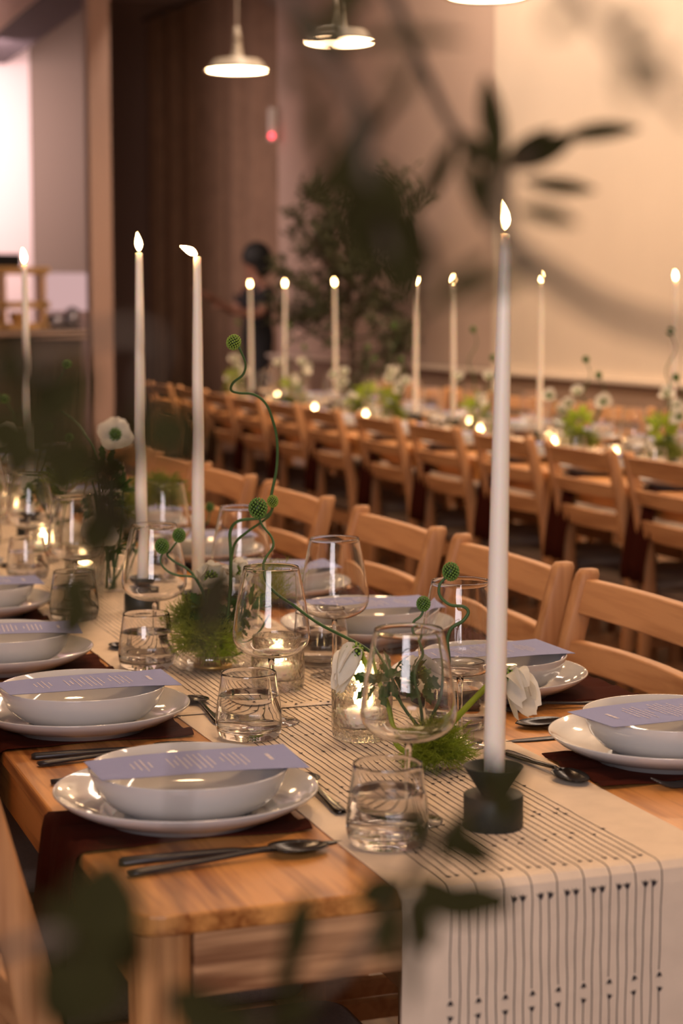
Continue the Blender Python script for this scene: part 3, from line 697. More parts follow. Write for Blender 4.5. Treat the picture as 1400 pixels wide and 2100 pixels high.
for p, l in vots: place(votive, (*p, T+.0016), random.random()*6, l, 'votive candle', 'glass votives on the near table', scale=1.13)

# ------------------------------------------------------------------ plants
def allium_head(r=0.012, bright=False, n=110):
    b = MB(); b.ball((0, 0, 0), r*.80, 12, 1)
    for k in range(n):
        z = 1-2*(k+.5)/n; a = k*2.39996; q = math.sqrt(1-z*z); d = Vector((q*math.cos(a), q*math.sin(a), z*1.12))
        b.ball(d*r*.92, r*(.13 if n > 90 else .17), 6, 0)
    return b
def put(b, name, mat, parent, world, rot=None, smooth=True):
    o = b.obj(name, mat, parent, smooth); o.location = Vector(world) - parent.location
    if rot: o.rotation_euler = rot
    return o
def stem_part(parent, pts, r=0.0016, name='stem', mat='stemgreen', k=7):
    pts = smooth_path([Vector(p) - parent.location for p in pts], k)
    rr_ = [r*(0.75+0.45*i/len(pts)) for i in range(len(pts))]
    return MB().tube(pts, rr_, 8).obj(name, M[mat], parent)
def flower(parent, c, nrm, r=0.035, n=7, cup=0.35, cr=0.010, droop=0.0, centre='headlight', seed=1):
    rnd = random.Random(seed); nrm = Vector(nrm).normalized(); u = nrm.orthogonal().normalized(); v = nrm.cross(u); b = MB()
    for k in range(n):
        a = 2*math.pi*k/n + rnd.uniform(-.15, .15); d = u*math.cos(a)+v*math.sin(a); s_ = nrm.cross(d); L = r*rnd.uniform(.88, 1.1); vs = []; m1, m2 = 6, 4
        lift = cup*(1 if k % 2 else .75)
        for i in range(m1+1):
            t = i/m1; wd = r*.46*math.sin(math.pi*min(.97, t*.80+.12))**.7
            for j in range(m2+1):
                q = -1+2*j/m2
                p = d*(L*t*math.cos(lift*t*1.4)) + nrm*(L*math.sin(lift*1.3)*t + .12*r*q*q*t + .03*r*math.sin(q*5+k)) + s_*(wd*q) + Vector((0, 0, -droop*r*t*t))
                vs.append(p)
        b.add(vs, [(i*(m2+1)+j, (i+1)*(m2+1)+j, (i+1)*(m2+1)+j+1, i*(m2+1)+j+1) for i in range(m1) for j in range(m2)])
    fl_ = put(b, 'flower', M['petal'], parent, c)
    h = allium_head(cr, True, 50).obj('flower_centre', [M[centre], M['headdark']], fl_); h.location = nrm*(cr*.5)
    return fl_
def fluff(center, rad, n, ln, r0, rnd, up=0.3, sub=6, flat=1.0):
    """feathery fennel or moss: thin branching hairs"""
    b = MB(); center = Vector(center)
    for _ in range(n):
        a = rnd.uniform(0, 2*math.pi); z = rnd.uniform(-.5, 1); q = math.sqrt(max(0, 1-z*z)); d = Vector((q*math.cos(a), q*math.sin(a), z*flat+up)).normalized()
        p0 = center + Vector((d.x*rad[0], d.y*rad[1], d.z*rad[2]))*rnd.uniform(.2, .9); p1 = p0 + d*ln*rnd.uniform(.5, 1) + Vector((rnd.gauss(0, .25), rnd.gauss(0, .25), rnd.gauss(0, .2)))*ln
        b.tube([p0, (p0+p1)/2+Vector((rnd.gauss(0, .1), rnd.gauss(0, .1), 0))*ln, p1], [r0, r0*.8, r0*.5], 3, cap=False)
        for _k in range(sub):
            t = rnd.uniform(.3, 1); c = p0.lerp(p1, t); e_ = c + (d+Vector((rnd.gauss(0, .8), rnd.gauss(0, .8), rnd.gauss(0, .7)))).normalized()*ln*.4
            b.tube([c, e_], [r0*.6, r0*.35], 3, cap=False)
    return b
def leaf(b, p, d, nrm, L, W, mi=0, lob=0):
    d = Vector(d).normalized(); nrm = Vector(nrm); s_ = d.cross(nrm)
    s_ = s_.normalized() if s_.length > 1e-4 else d.orthogonal().normalized(); nn = s_.cross(d); n = 7; vs = []
    for i in range(n+1):
        t = i/n; w_ = W*math.sin(math.pi*min(.985, t*.93+.05))**.8
        if lob: w_ *= (1+.35*math.sin(i*2.9))
        c = Vector(p)+d*L*t - nn*(.18*L*t*t)
        vs += [c-s_*w_+nn*w_*.25, c, c+s_*w_+nn*w_*.25]
    b.add(vs, [(3*i+k, 3*i+k+1, 3*i+4+k, 3*i+3+k) for i in range(n) for k in (0, 1)], mi)
def parsley(b, p, rnd, n=16, L=0.02):
    for _ in range(n):
        d = Vector((rnd.gauss(0, 1), rnd.gauss(0, 1), rnd.gauss(.3, .7))).normalized()
        leaf(b, Vector(p)+d*L*.3, d, Vector((rnd.gauss(0, 1), rnd.gauss(0, 1), 1)), L*rnd.uniform(.6, 1.2), L*.22, lob=1)

# --- arrangement 1: moss bowl with curling alliums
r1 = random.Random(2)
A1 = Vector((.742, 2.605, T+.0016)); e1 = empty('flower_arrangement', A1); D1 = depth(A1)
MB().lathe([(0,0),(.03,0),(.05,.004),(.0615,.016),(.064,.030),(.063,.0305),(.060,.017),(.049,.006),(0,.003)], 48).obj('glass_dish', M['dish'], e1)
kz = MB().lathe([(0,.0032),(.028,.0032),(.029,.010),(0,.011)], 32)
for k in range(90):
    a = k*2.4; q = .026*math.sqrt(k/90); kz.tube([(q*math.cos(a), q*math.sin(a), .01), (q*math.cos(a), q*math.sin(a), .022)], .0006, 4)
kz.obj('pin_holder', M['kenzan'], e1)
def px1(x, y, dd=0.0): return at(x, y, D1+dd)
stA = [(490, 712), (503, 745), (498, 768), (478, 785), (474, 800), (490, 806), (520, 809), (545, 828), (560, 865), (568, 905), (567, 960), (556, 1018), (557, 1047), (535, 1062), (490, 1068), (472, 1090), (473, 1137), (471, 1214), (462, 1290), (452, 1370)]
stem_part(e1, [px1(x, y, -.25+.25*i/19) for i, (x, y) in enumerate(stA)], .0021)
put(allium_head(.0098, 1), 'allium_head', [M['headlight'], M['headdark']], e1, px1(479, 702, -.25), (0, .5, 0))
stem_part(e1, [px1(x, y, -.16+.02*i) for i, (x, y) in enumerate([(560, 1040), (552, 1058), (534, 1072), (508, 1090), (484, 1111), (476, 1137), (472, 1180), (466, 1270), (458, 1370)])], .0020)
put(allium_head(.0078, 1), 'allium_head', [M['headlight'], M['headdark']], e1, px1(559, 1028, -.18))
stem_part(e1, [px1(x, y, .0) for x, y in [(333, 1134), (329, 1152), (342, 1170), (365, 1180), (398, 1184), (413, 1205), (428, 1260), (440, 1370)]], .0019)
put(allium_head(.0105), 'allium_head', [M['head'], M['headdark']], e1, px1(332, 1120))
stem_part(e1, [px1(x, y, .02) for x, y in [(362, 1112), (350, 1128), (343, 1138), (358, 1152), (383, 1166), (402, 1188), (425, 1240), (442, 1370)]], .0019)
put(allium_head(.0098), 'allium_head', [M['head'], M['headdark']], e1, px1(367, 1098, .02))
put(fluff((0,0,0), (.044, .042, .028), 620, .020, .00055, r1, .1), 'moss', M['fern'], e1, A1+Vector((-.014, -.012, .048)))
put(fluff((0,0,0), (.022, .024, .022), 240, .020, .0006, r1, -.2), 'fennel', M['fresh'], e1, px1(442, 1325, -.03))
put(fluff((0,0,0), (.040, .028, .026), 420, .020, .0006, r1, .2), 'moss', M['fern'], e1, px1(400, 1272, .04))
lb = MB()
for k in range(5): parsley(lb, Vector((r1.gauss(0, .022), r1.gauss(0, .012), .065+r1.gauss(0, .012))), r1, 14, .028)
lb.obj('leaves', M['darkleaf'], e1)
MB().tube(smooth_path([Vector((-.01, 0, .01)), Vector((-.008, 0, .06)), px1(432, 1200)-A1]), .003, 8).obj('stem', M['fresh'], e1)
flower(e1, px1(432, 1190, .0), (-.2, -1, .6), .033, 9, .9, .011, seed=3)
flower(e1, px1(478, 1172, .06), (.3, -1, .4), .026, 8, .9, .009, seed=5)
gr_ = fluff((0,0,0), (.02, .02, .05), 90, .03, .0006, r1, .6)
put(gr_, 'fennel', M['fern'], e1, px1(560, 1235, .05))
MB().tube(smooth_path([Vector((.005, .0, .01)), px1(505, 1330, .03)-A1, px1(552, 1260, .05)-A1]), .0018, 6).obj('stem', M['stemgreen'], e1)
tag(e1, 'moss and fennel arrangement in a glass dish with a tall curling allium stem', 'flower arrangement', 'flower arrangements on the near table')

# --- arrangement 2: front
r2 = random.Random(4)
A2 = Vector((.832, 1.955, T+.0016)); e2 = empty('flower_arrangement', A2); D2 = depth(A2)
MB().lathe([(0,0),(.022,0),(.024,.002),(.0245,.036),(.0235,.0365),(.0228,.004),(0,.003)], 40).obj('glass_jar', M['dish'], e2)
def px2(x, y, dd=0.0): return at(x, y, D2+dd)
base2 = A2+Vector((0, 0, .006))
stem_part(e2, [at(x, y, D2+dd) for x, y, dd in [(530, 1058, .30), (538, 1078, .29), (556, 1100, .28), (560, 1120, .27), (546, 1142, .26), (540, 1162, .25), (548, 1197, .22), (575, 1224, .20), (600, 1240, .18), (656, 1280, .14), (750, 1330, .09), (795, 1380, .05), (820, 1440, .02), (850, 1490, 0)]] + [base2], .0019)
put(allium_head(.0125), 'allium_head', [M['head'], M['headdark']], e2, at(529, 1042, D2+.30))
stem_part(e2, [px2(x, y) for x, y in [(912, 1186), (901, 1200), (902, 1222), (922, 1240), (950, 1244), (960, 1256), (948, 1274), (926, 1288), (917, 1315), (920, 1360), (912, 1420), (885, 1500)]] + [base2+Vector((.006, 0, 0))], .0022)
put(allium_head(.0100), 'allium_head', [M['head'], M['headdark']], e2, px2(924, 1172))
stem_part(e2, [px2(x, y, -.01) for x, y in [(868, 1252), (862, 1264), (848, 1276), (847, 1295), (862, 1318), (869, 1342), (855, 1366), (851, 1395), (862, 1440), (872, 1510)]] + [base2+Vector((-.004, 0, 0))], .0019)
put(allium_head(.0082), 'allium_head', [M['head'], M['headdark']], e2, px2(868, 1238, -.01))
MB().tube(smooth_path([base2-A2, px2(905, 1510)-A2, px2(945, 1462)-A2, px2(1030, 1375, .02)-A2]), [.0042]*12+[.0036]*7, 10).obj('stem', M['fresh'], e2)
MB().tube(smooth_path([base2-A2+Vector((-.01, 0, 0)), px2(815, 1530, .02)-A2, px2(790, 1440, .03)-A2, px2(742, 1345, .04)-A2]), .0032, 10).obj('stem', M['fresh'], e2)
put(fluff((0,0,0), (.026, .024, .018), 520, .024, .00055, r2, -.1), 'fennel', M['fresh'], e2, px2(898, 1538, -.02))
lb = MB(); 
for x, y in ((800, 1385), (842, 1395), (770, 1400), (862, 1408)): parsley(lb, px2(x, y, .02)-A2, r2, 14, .024)
lb.obj('leaves', M['darkleaf'], e2)
flower(e2, px2(734, 1338, .04), (-.85, -.35, .0), .034, 5, 1.15, .011, .95, seed=7)
flower(e2, px2(862, 1385, .07), (.1, -.6, .8), .036, 7, .5, .009, .4, seed=8)
flower(e2, px2(1044, 1384, .02), (.3, -.9, -.1), .036, 6, .9, .010, .75, seed=9)
tag(e2, 'front flower arrangement with two short curling alliums and drooping white flowers', 'flower arrangement', 'flower arrangements on the near table')

# --- arrangement 3: anemones in ribbed vase
def upright_arrangement(base, label, seed, stems, flowers, fluffs, heads, leaves=()):
    rnd = random.Random(seed); A = Vector(base); e = empty('flower_arrangement', A)
    vb = MB(); pr = [(0,0),(.027,0),(.029,.002),(.029,.05)]
    vb.lathe(pr+[(.0278,.05),(.0275,.005),(0,.004)], 32)
    for k in range(28):
        a = 2*math.pi*k/28; vb.tube([(.029*math.cos(a), .029*math.sin(a), .002), (.029*math.cos(a), .029*math.sin(a), .05)], .0012, 4)
    vb.obj('ribbed_vase', M['dish'], e)
    for p in stems:
        b0 = A+Vector((rnd.uniform(-.012, .012), rnd.uniform(-.012, .012), .006)); p = Vector(p)
        mid = b0.lerp(p, .5)+Vector((rnd.gauss(0, .008), rnd.gauss(0, .008), .01)); stem_part(e, [p, mid, b0], .0024, 'stem', 'stemgreen', 4)
    for c, n_, r_ in flowers: flower(e, c, n_, r_, 7, .5, .012, 0, 'head', seed=int(c[0]*1000))
    for c, rd, n_ in fluffs: put(fluff((0,0,0), rd, n_, .025, .0007, rnd, .4), 'fennel', M['fern'], e, c)
    for pts, r_ in heads:
        stem_part(e, list(pts)+[A+Vector((0, 0, .006))], .0019); put(allium_head(r_, 0, 60), 'allium_head', [M['head'], M['headdark']], e, pts[0])
    for c in leaves:
        lb = MB(); parsley(lb, Vector((0,0,0)), rnd, 22, .035); put(lb, 'leaves', M['darkleaf'], e, c)
    return tag(e, label, 'flower arrangement', 'flower arrangements on the near table')
B3 = Vector((.773, 3.40, T+.0016)); D3 = depth(B3)
q3 = lambda x, y, dd=0: at(x, y, D3+dd)
upright_arrangement(B3, 'tall arrangement with white anemones and straight stems in a ribbed glass vase', 21,
    [q3(236, 900), q3(205, 1095, -.05), q3(250, 960), q3(225, 1000), q3(300, 1050, .1), q3(190, 985)],
    [(q3(236, 893), (-.1, -1, .25), .040), (q3(203, 1090, -.08), (-.1, -1, .1), .036)],
    [(q3(322, 1030, .15), (.06, .06, .05), 800), (q3(145, 985, .05), (.05, .03, .02), 220), (q3(250, 1060, .06), (.03, .03, .04), 160)],
    [([q3(137, 748, .2), q3(125, 775, .2), q3(113, 800, .2), q3(120, 835, .2), q3(150, 862, .18), q3(172, 890, .1), q3(200, 960, .05)], .009)],
    [q3(215, 960), q3(240, 1010), q3(215, 1040), q3(235, 1120)])
B4 = Vector((.80, 4.06, T+.0016)); D4 = depth(B4); q4 = lambda x, y, dd=0: at(x, y, D4+dd)
upright_arrangement(B4, 'low arrangement with small curling alliums in the dim back part of the near table', 23,
    [q4(80, 1020), q4(110, 1000)], [(q4(60, 1000, .1), (0, -1, .6), .035)],
    [(q4(95, 1030), (.03, .03, .04), 150)],
    [([q4(96, 873), q4(105, 905), q4(93, 945), q4(83, 975), q4(90, 1010)], .010), ([q4(140, 900, .1), q4(134, 930, .1), q4(136, 980, .1)], .010), ([q4(430, 1040, -.2), q4(428, 1062, -.2), q4(415, 1078, -.2), q4(330, 1100, -.1)], .009)],
    [q4(75, 1015), q4(104, 985)])

# generic arrangements (far table, back of the near table)
def generic(seed):
    rnd = random.Random(seed); e = empty('flower_arrangement')
    MB().lathe([(0,0),(.035,0),(.05,.006),(.058,.03),(.056,.03),(.048,.009),(0,.005)], 24).obj('glass_dish', M['dish'], e)
    fluff((0, 0, .04), (.05, .08, .04), 260, .035, .0012, rnd).obj('moss', M['fern'], e)
    for k in range(6):
        p = Vector((rnd.uniform(-.10, .10), rnd.uniform(-.20, .20), rnd.uniform(.06, .24)))
        stem_part(e, [p, p*.5+Vector((0, 0, .02)), Vector((0, 0, .006))], .002, k=3)
        flower(e, p, (rnd.gauss(-.3, .5), rnd.gauss(-.6, .4), .7), rnd.uniform(.03, .042), 7, .6, .011, seed=seed*7+k)
    for k in range(2):
        x, y, h = rnd.uniform(-.06, .06), rnd.uniform(-.16, .16), rnd.uniform(.28, .47)
        pts = [Vector((x*.9, y, h)), Vector((x+.02, y+.015, h-.06)), Vector((x-.015, y-.01, h-.13)), Vector((x+.008, y*.7, h*.55)), Vector((x*.5, y*.4, .1)), Vector((0, 0, .006))]
        stem_part(e, pts, .0022, k=4); put(allium_head(.013, 0, 40), 'allium_head', [M['head'], M['headdark']], e, pts[0])
    lb = MB(); parsley(lb, (rnd.uniform(-.03, .03), rnd.uniform(-.08, .08), .13), rnd, 26, .05); parsley(lb, (0, rnd.uniform(-.1, .1), .07), rnd, 20, .04)
    lb.obj('leaves', M['fresh'], e)
    return e
g1, g2, g3 = generic(31), generic(37), generic(43)
farfl = [(3.16, 5.55, g1, 'at the photo edge by the last far candle'), (3.12, 6.08, g2, 'with curling alliums before the bare cream wall'), (3.16, 7.05, g3, 'below the white flower on the far table'), (3.12, 7.95, g1, 'close to the paired far candles'), (3.16, 8.45, g2, 'below the potted tree trunk'), (3.14, 9.40, g3, 'before the curtain edge'), (3.12, 10.45, g1, 'near the standing person')]
for x, y, g, l in farfl: place(g, (x, y, T+.0016), random.uniform(-.5, .5), 'blurred green and white arrangement ' + l, 'flower arrangement', 'flower arrangements on the far table')
for x, y, g, l in [(.79, 4.95, g2, 'middle of the'), (.79, 6.1, g3, 'end of the')]: place(g, (x, y, T+.0025), random.uniform(-.5, .5), 'dim arrangement towards the back %s near table' % l, 'flower arrangement', 'flower arrangements on the near table')

# ------------------------------------------------------------------ far table settings
for i, y in enumerate(far_y[:-1]):
    for sd, x in (('row backing onto the aisle', 2.83), ('row along the wall', 3.43)):
        if sd[4] == 'a' and False: continue
        L_ = '%s %s' % (('before the %s aisle chair' if x < 3.1 else 'before the %s wall side chair') % ORD[i+1], '')
        L_ = L_.strip()
        yy = y + (.22 if x < 3.1 else .3)
        place(plate, (x, yy, T+.0005), 0, 'blurred white plate on the far table ' + L_, 'plate', 'white plates on the far table')
        place(bowl, (x, yy, T+.010), 0, 'blurred white bowl on its plate ' + L_, 'bowl', 'white bowls on the far table')
        place(card, (x, yy, T+.0585), random.uniform(-.1, .1) + (math.pi if x > 3.1 else 0), 'blurred lavender menu card ' + L_, 'menu', 'menu cards on the far table')
        dx = .16 if x < 3.1 else -.16
        place(wine, (x+dx+.03*(1 if dx > 0 else -1), yy+.12, T+.0016), 0, 'blurred wine glass ' + L_, 'wine glass', 'wine glasses on the far table')
        place(tumbler, (x+dx, yy-.08, T+.0016), 0, 'blurred tumbler of water ' + L_, 'tumbler', 'water tumblers on the far table')
        place(napR, ((FX0+.1283) if x < 3.1 else (FX1-.1283), yy-.02, T-.0004), math.pi if x < 3.1 else 0, 'dark napkin under the plate ' + L_, 'napkin', 'maroon napkins on the far table')
vf = [(3.02, 5.12), (2.98, 5.56), (3.02, 6.10), (3.07, 6.25), (3.05, 6.82), (3.24, 7.35), (3.0, 7.98), (2.97, 8.60), (2.97, 9.32), (3.2, 9.9)]
for i, p in enumerate(vf): place(votive, (*p, T+.0016), i, '%s blurred glowing votive from the start of the far table' % ORD[i], 'votive candle', 'glass votives on the far table')

# ------------------------------------------------------------------ potted tree by the wall
rt = random.Random(9)
te = empty('potted_tree', (4.50, 12.25, 0))
MB().lathe([(0,0),(.15,0),(.17,.02),(.21,.38),(.2,.4),(.19,.37),(0,.35)], 32).obj('pot', M['column'], te)
tb = MB(); tb.tube(smooth_path([(0,0,.33),(.01,0,.9),(-.01,.02,1.4),(.0,.0,1.62)]), [.028-.0007*k for k in range(19)], 8); lv = MB()
def grow(p, d, L, r, lvl):
    d = d.normalized(); n_ = 5; pts = [p]; q = p
    for k in range(n_):
        d = (d + Vector((rt.gauss(0, .14), rt.gauss(0, .14), rt.gauss(.03, .1)))).normalized(); q = q + d*L/n_; q.x = min(q.x, .42); pts.append(q)
        if lvl == 2 or k > 1:
            for _ in range(3 if lvl == 2 else 1):
                dd = (d + Vector((rt.gauss(0, .8), rt.gauss(0, .8), rt.gauss(0, .8)))).normalized()
                if q.x > .36: dd.x = -abs(dd.x)
                leaf(lv, q, dd, Vector((rt.gauss(0, 1), rt.gauss(0, 1), rt.gauss(0, 1))), rt.uniform(.035, .065), rt.uniform(.007, .011))
    tb.tube(pts, [r*(1-.12*k) for k in range(len(pts))], 5, cap=False)
    if lvl < 2:
        for k in range(5 if lvl == 0 else 6):
            t = rt.uniform(.3, 1); b0 = pts[int(t*n_)]
            grow(b0, d + Vector((rt.gauss(0, .7), rt.gauss(0, .7), rt.gauss(0, .55))), L*rt.uniform(.45, .75), r*.5, lvl+1)
for k in range(13):
    a = k*2.4; z = .95+.055*k; up = .3 + .09*k
    grow(Vector((0, 0, z)), Vector((math.cos(a), math.sin(a), up if k > 2 else .1)), rt.uniform(.42, .62), .011, 0)
tb.obj('trunk', M['bark'], te); lv.obj('foliage', M['treeleaf'], te, smooth=False)
tag(te, 'slender potted tree with small dusky leaves against the cream wall', 'tree')

# ------------------------------------------------------------------ person
pe = empty('person', (5.13, 16.45, 0), R(12))
def skin_obj(name, mat, V, E, rad, parent, sub=2):
    me = bpy.data.meshes.new(name); me.from_pydata(V, E, []); o = bpy.data.objects.new(name, me); COL.objects.link(o); o.parent = parent
    md = o.modifiers.new('skin', 'SKIN'); md.use_smooth_shade = True
    for k, r_ in enumerate(rad): me.skin_vertices[0].data[k].radius = (r_, r_) if not hasattr(r_, '__len__') else r_
    me.skin_vertices[0].data[0].use_root = True
    sb = o.modifiers.new('sub', 'SUBSURF'); sb.levels = sb.render_levels = sub; me.materials.append(mat); return o
# faces local -x, arms reaching forward to -x
V = [(0,0,.98),(0,0,1.15),(-.01,0,1.32),(-.02,0,1.47),(-.03,0,1.56),(-.045,0,1.66),(-.05,0,1.745),
     (-.01,-.17,1.45),(-.08,-.22,1.22),(-.30,-.18,1.24),(-.37,-.16,1.27),
     (-.01,.17,1.45),(-.12,.22,1.24),(-.32,.18,1.33),(-.40,.15,1.38),
     (0,-.09,.92),(.0,-.10,.5),(.02,-.10,.09),(-.12,-.11,.035),
     (0,.09,.92),(-.01,.10,.5),(.02,.10,.09),(-.12,.11,.035)]
E_ = [(0,1),(1,2),(2,3),(3,4),(4,5),(5,6),(3,7),(7,8),(8,9),(9,10),(3,11),(11,12),(12,13),(13,14),(0,15),(15,16),(16,17),(17,18),(0,19),(19,20),(20,21),(21,22)]
rad = [(.13,.16),(.11,.13),(.12,.15),(.10,.13),.055,.085,.075,.06,.045,.036,.03,.06,.045,.036,.03,.085,.06,.042,.035,.085,.06,.042,.035]
V += [(-.42,-.17,1.285),(-.46,-.17,1.29)]; E_ += [(10,23),(23,24)]; rad += [.034,.022]
V += [(-.45,.15,1.40),(-.50,.15,1.42)]; E_ += [(14,25),(25,26)]; rad += [.034,.022]
body = skin_obj('body', M['skin'], V, E_, rad, pe)
for hx, hy, hz, up in ((-.46, -.17, 1.29, .1), (-.50, .15, 1.42, .35)):
    for k, (dy, l_) in enumerate([(-.028, .06), (-.010, .075), (.008, .08), (.026, .07)]):
        MB().tube([(hx, hy+dy*.8, hz), (hx-l_*.6, hy+dy, hz+up*l_), (hx-l_, hy+dy, hz-.01+up*l_)], [.009, .008, .006], 6).obj('finger', M['skin'], pe)
    MB().tube([(hx+.02, hy-.025, hz), (hx-.01, hy-.06, hz+.01), (hx-.03, hy-.07, hz)], [.010, .009, .007], 6).obj('thumb', M['skin'], pe)
V2 = [V[0], V[1], V[2], V[3], (-.028,0,1.52), V[7], (-.06,-.205,1.29), V[11], (-.09,.205,1.30), V[15], (.0,-.10,.5), (.02,-.10,.13), V[19], (-.01,.10,.5), (.02,.10,.13)]
E2 = [(0,1),(1,2),(2,3),(3,4),(3,5),(5,6),(3,7),(7,8),(0,9),(9,10),(10,11),(0,12),(12,13),(13,14)]
skin_obj('clothes', M['cloth'], V2, E2, [(.145,.18),(.13,.155),(.14,.17),(.12,.155),.065,.08,.065,.08,.065,.105,.085,.065,.105,.085,.065], pe)
hb = MB(); hb.ball((-.005, 0, 1.745), .138, 20, sc=(1.0, .98, 1.0)); hb.ball((.03, 0, 1.67), .12, 16)
hb.obj('hair', M['hair'], pe)
fb = MB(); fb.ball((-.125, 0, 1.67), .018, 8, sc=(1.2, .8, 1.3)); fb.obj('nose', M['skin'], pe)
tag(pe, 'person in black with dark rounded hair standing by the curtain, arms reaching forward', 'person')

# ------------------------------------------------------------------ olive tree beside the camera, its branches cross the view
oe = empty('olive_tree', (-0.42, 0.62, 0))
MB().lathe([(0,0),(.13,0),(.15,.02),(.18,.33),(.17,.35),(.16,.32),(0,.30)], 32).obj('pot', M['column'], oe)
OB = Vector(oe.location)
MB().tube(smooth_path([(0,0,.28),(.01,.01,.8),(-.01,.0,1.3),(.02,.0,1.8)]), [.03-.0009*k for k in range(19)], 10).obj('trunk', M['bark'], oe)
ro = random.Random(17)
def branch(pts, r=.003, leaves=(), rnd=ro):
    """pts world points of the twig; leaves: (world base, world tip, half width)"""
    P_ = smooth_path([Vector(p)-OB for p in pts], 5)
    o = MB().tube(P_, [r*(1-.5*i/len(P_)) for i in range(len(P_))], 6).obj('branch', M['bark'], oe)
    lb = MB()
    for a, b_, w_ in leaves:
        a = Vector(a)-OB; b_ = Vector(b_)-OB; d = b_-a; nn = Vector((-_fw.x, -_fw.y, -_fw.z))+Vector((rnd.gauss(0, .35), rnd.gauss(0, .35), rnd.gauss(0, .35)))
        leaf(lb, a, d, nn, d.length, w_)
    if leaves: lb.obj('leaves', M['olive'], o)
def bd(d): return 1/((1/d-.43)*1.7+.43)
def bt(x, y, d): return at(x, y, bd(d))
def lf(x0, y0, x1, y1, d0, d1=None, w_=.006): return (bt(x0, y0, d0), bt(x1, y1, d1 or d0), w_*bd(d0)/d0)
tr = Vector((-.40, .62, 1.55))
# upper branch
branch([tr, Vector((-.1, .75, 1.66)), bt(480, -190, 1.0), bt(760, -60, 1.0), bt(860, 130, 1.02), bt(940, 280, 1.05), bt(1030, 345, 1.08), bt(1100, 310, 1.1)], .003,
    [lf(1030, 340, 985, 150, 1.05, w_=.0075), lf(1030, 340, 1195, 282, 1.1, w_=.0085), lf(1150, 285, 1315, 250, 1.12, w_=.0062), lf(1075, 372, 1225, 392, 1.12, w_=.005),
     lf(1030, 345, 1130, 250, 1.1, w_=.006), lf(1060, 430, 1190, 450, .95, w_=.005), lf(1020, 350, 950, 260, 1.0, w_=.007), lf(1000, 330, 1025, 440, 1.05, w_=.005),
     lf(930, 280, 870, 430, 1.0, w_=.006), lf(950, 300, 1000, 470, .95, w_=.0055), lf(850, 120, 760, 320, .9, w_=.007)])
branch([tr, Vector((-.12, .7, 1.6)), bt(420, -140, .8), bt(610, 60, .8), bt(720, 190, .8), bt(760, 400, .8), bt(800, 520, .8)], .003,
    [lf(690, 0, 700, 120, .85, w_=.006), lf(700, 80, 590, 40, .75, w_=.005), lf(720, 90, 960, 50, .8, w_=.0045), lf(660, 180, 640, 330, .8, w_=.0065), lf(720, 190, 770, 300, .8, w_=.006),
     lf(740, 250, 700, 420, .85, w_=.0095), lf(750, 330, 850, 470, .8, w_=.0085), lf(760, 400, 880, 560, .85, w_=.011), lf(770, 420, 720, 560, .85, w_=.008), lf(640, 160, 580, 150, .7, w_=.004), lf(730, 300, 640, 430, .8, w_=.008), lf(760, 380, 700, 500, .78, w_=.011), lf(770, 430, 850, 620, .8, w_=.011), lf(690, 40, 740, -60, .8, w_=.008), lf(800, 200, 850, 130, .65, w_=.004)])
branch([tr, Vector((-.05, .6, 1.58)), bt(900, -300, .62), bt(1150, -60, .6), bt(1300, 120, .62), bt(1420, 240, .64)], .0026,
    [lf(1180, 10, 1120, 60, .62, w_=.004), lf(1250, 80, 1340, 20, .62, w_=.004), lf(1300, 120, 1380, 130, .62, w_=.004), lf(1290, 110, 1300, 210, .6, w_=.004)])
branch([bt(1030, 345, 1.08), bt(1035, 480, .9), bt(1120, 560, .75), bt(1250, 640, .68), bt(1420, 690, .66)], .0045, [lf(1010, 520, 860, 640, .8, w_=.004), lf(1100, 555, 930, 610, .75, w_=.004)])
# left and lower branches
tl_ = Vector((-.41, .62, 1.25))
branch([tl_, Vector((-.15, .70, 1.22)), bt(-60, 760, .75), bt(70, 850, .75), bt(180, 960, .78), bt(230, 1060, .8), bt(190, 1200, .85)], .003,
    [lf(60, 850, 20, 1010, .7, w_=.010), lf(100, 880, 170, 740, .72, w_=.010), lf(40, 840, -30, 930, .7, w_=.010), lf(215, 1010, 260, 900, .8, w_=.008), lf(225, 1040, 170, 1150, .8, w_=.010), lf(120, 900, 210, 960, .72, w_=.009), lf(80, 860, 110, 760, .72, w_=.009), lf(130, 900, 130, 1040, .7, w_=.009), lf(200, 1000, 230, 1130, .8, w_=.010), lf(180, 1200, 130, 1330, .8, w_=.009),
     lf(200, 1180, 100, 1230, .8, w_=.008), lf(0, 800, 40, 700, .7, w_=.008), lf(150, 930, 60, 940, .75, w_=.007), lf(230, 1030, 290, 1100, .8, w_=.006)])
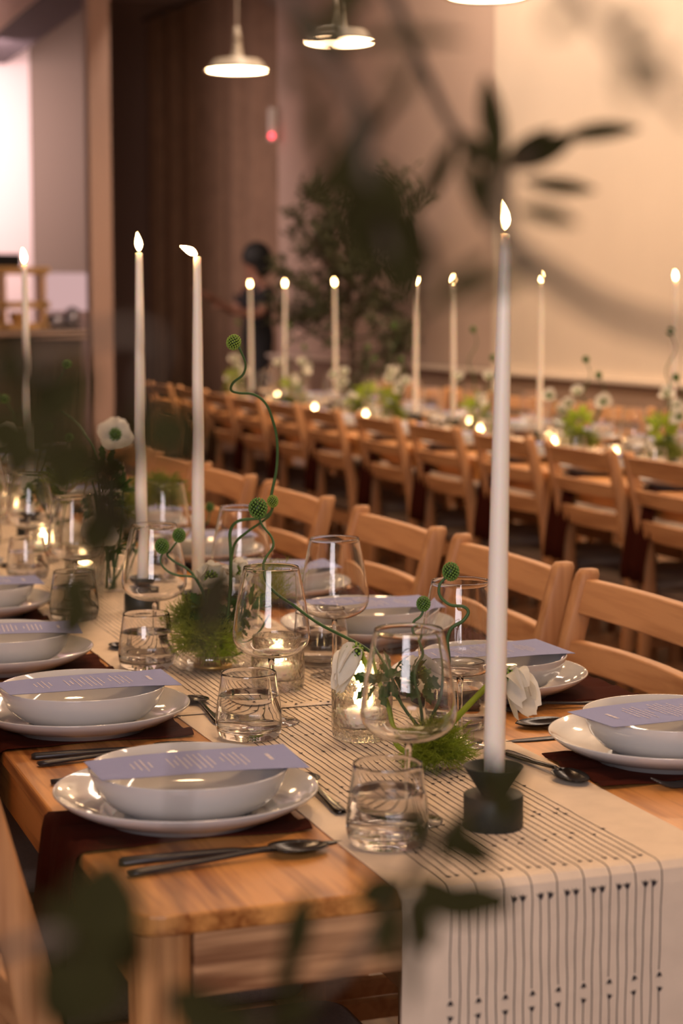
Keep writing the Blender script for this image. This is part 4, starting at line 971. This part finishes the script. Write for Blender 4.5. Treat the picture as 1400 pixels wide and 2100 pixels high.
branch([tl_, Vector((-.1, .68, 1.18)), bt(120, 700, .7), bt(300, 820, .7), bt(380, 950, .72)], .0022, [lf(310, 830, 400, 930, .62, w_=.010), lf(310, 830, 330, 960, .62, w_=.008), lf(440, 380, 560, 520, .6, w_=.007)][:2])
branch([Vector((-.41, .62, .95)), Vector((-.2, .72, .9)), bt(-60, 1980, .8), bt(90, 1950, .8), bt(190, 1830, .82)], .003,
    [lf(190, 1960, 230, 1760, .72, w_=.017), lf(130, 1980, 250, 2080, .7, w_=.016), lf(90, 1960, 180, 2120, .7, w_=.014), lf(190, 1850, 290, 2000, .75, w_=.012), lf(150, 1900, 60, 1850, .75, w_=.006)])
branch([Vector((-.41, .62, .95)), Vector((-.1, .8, .86)), bt(330, 2160, .9), bt(560, 2090, .9), bt(700, 2000, .92), bt(800, 1850, .95), bt(880, 1730, 1.0), bt(1000, 1630, 1.05)], .003,
    [lf(600, 1980, 625, 1830, .95, w_=.008), lf(580, 2060, 600, 1930, .9, w_=.006), lf(800, 1850, 780, 1990, .9, w_=.007), lf(830, 1810, 730, 1850, .95, w_=.010), lf(850, 1790, 980, 1900, .9, w_=.011), lf(870, 1760, 850, 1650, 1.0, w_=.007),
     lf(900, 1720, 1020, 1760, 1.0, w_=.009), lf(960, 1660, 900, 1780, 1.0, w_=.007), lf(1010, 1640, 1075, 1560, 1.05, w_=.007), lf(1000, 1650, 1070, 1660, 1.0, w_=.008), lf(990, 1630, 1010, 1540, 1.05, w_=.006), lf(840, 1830, 880, 1960, .9, w_=.008),
     lf(900, 1830, 1060, 1860, .9, w_=.009), lf(650, 2050, 540, 2110, .85, w_=.007), lf(470, 2100, 340, 2040, .85, w_=.012), lf(520, 2090, 420, 2140, .8, w_=.014), lf(820, 1850, 870, 2090, .8, w_=.006)])
branch([bt(330, 2160, .9), bt(380, 1500, .82), bt(440, 1260, .85), bt(435, 1180, .86)], .0012, [lf(440, 1290, 440, 1160, .9, w_=.010), lf(435, 1270, 385, 1240, .9, w_=.006), lf(445, 1210, 485, 1170, .9, w_=.005)])
tag(oe, 'potted olive tree beside the camera, its blurred dark leaves crossing the picture', 'tree')
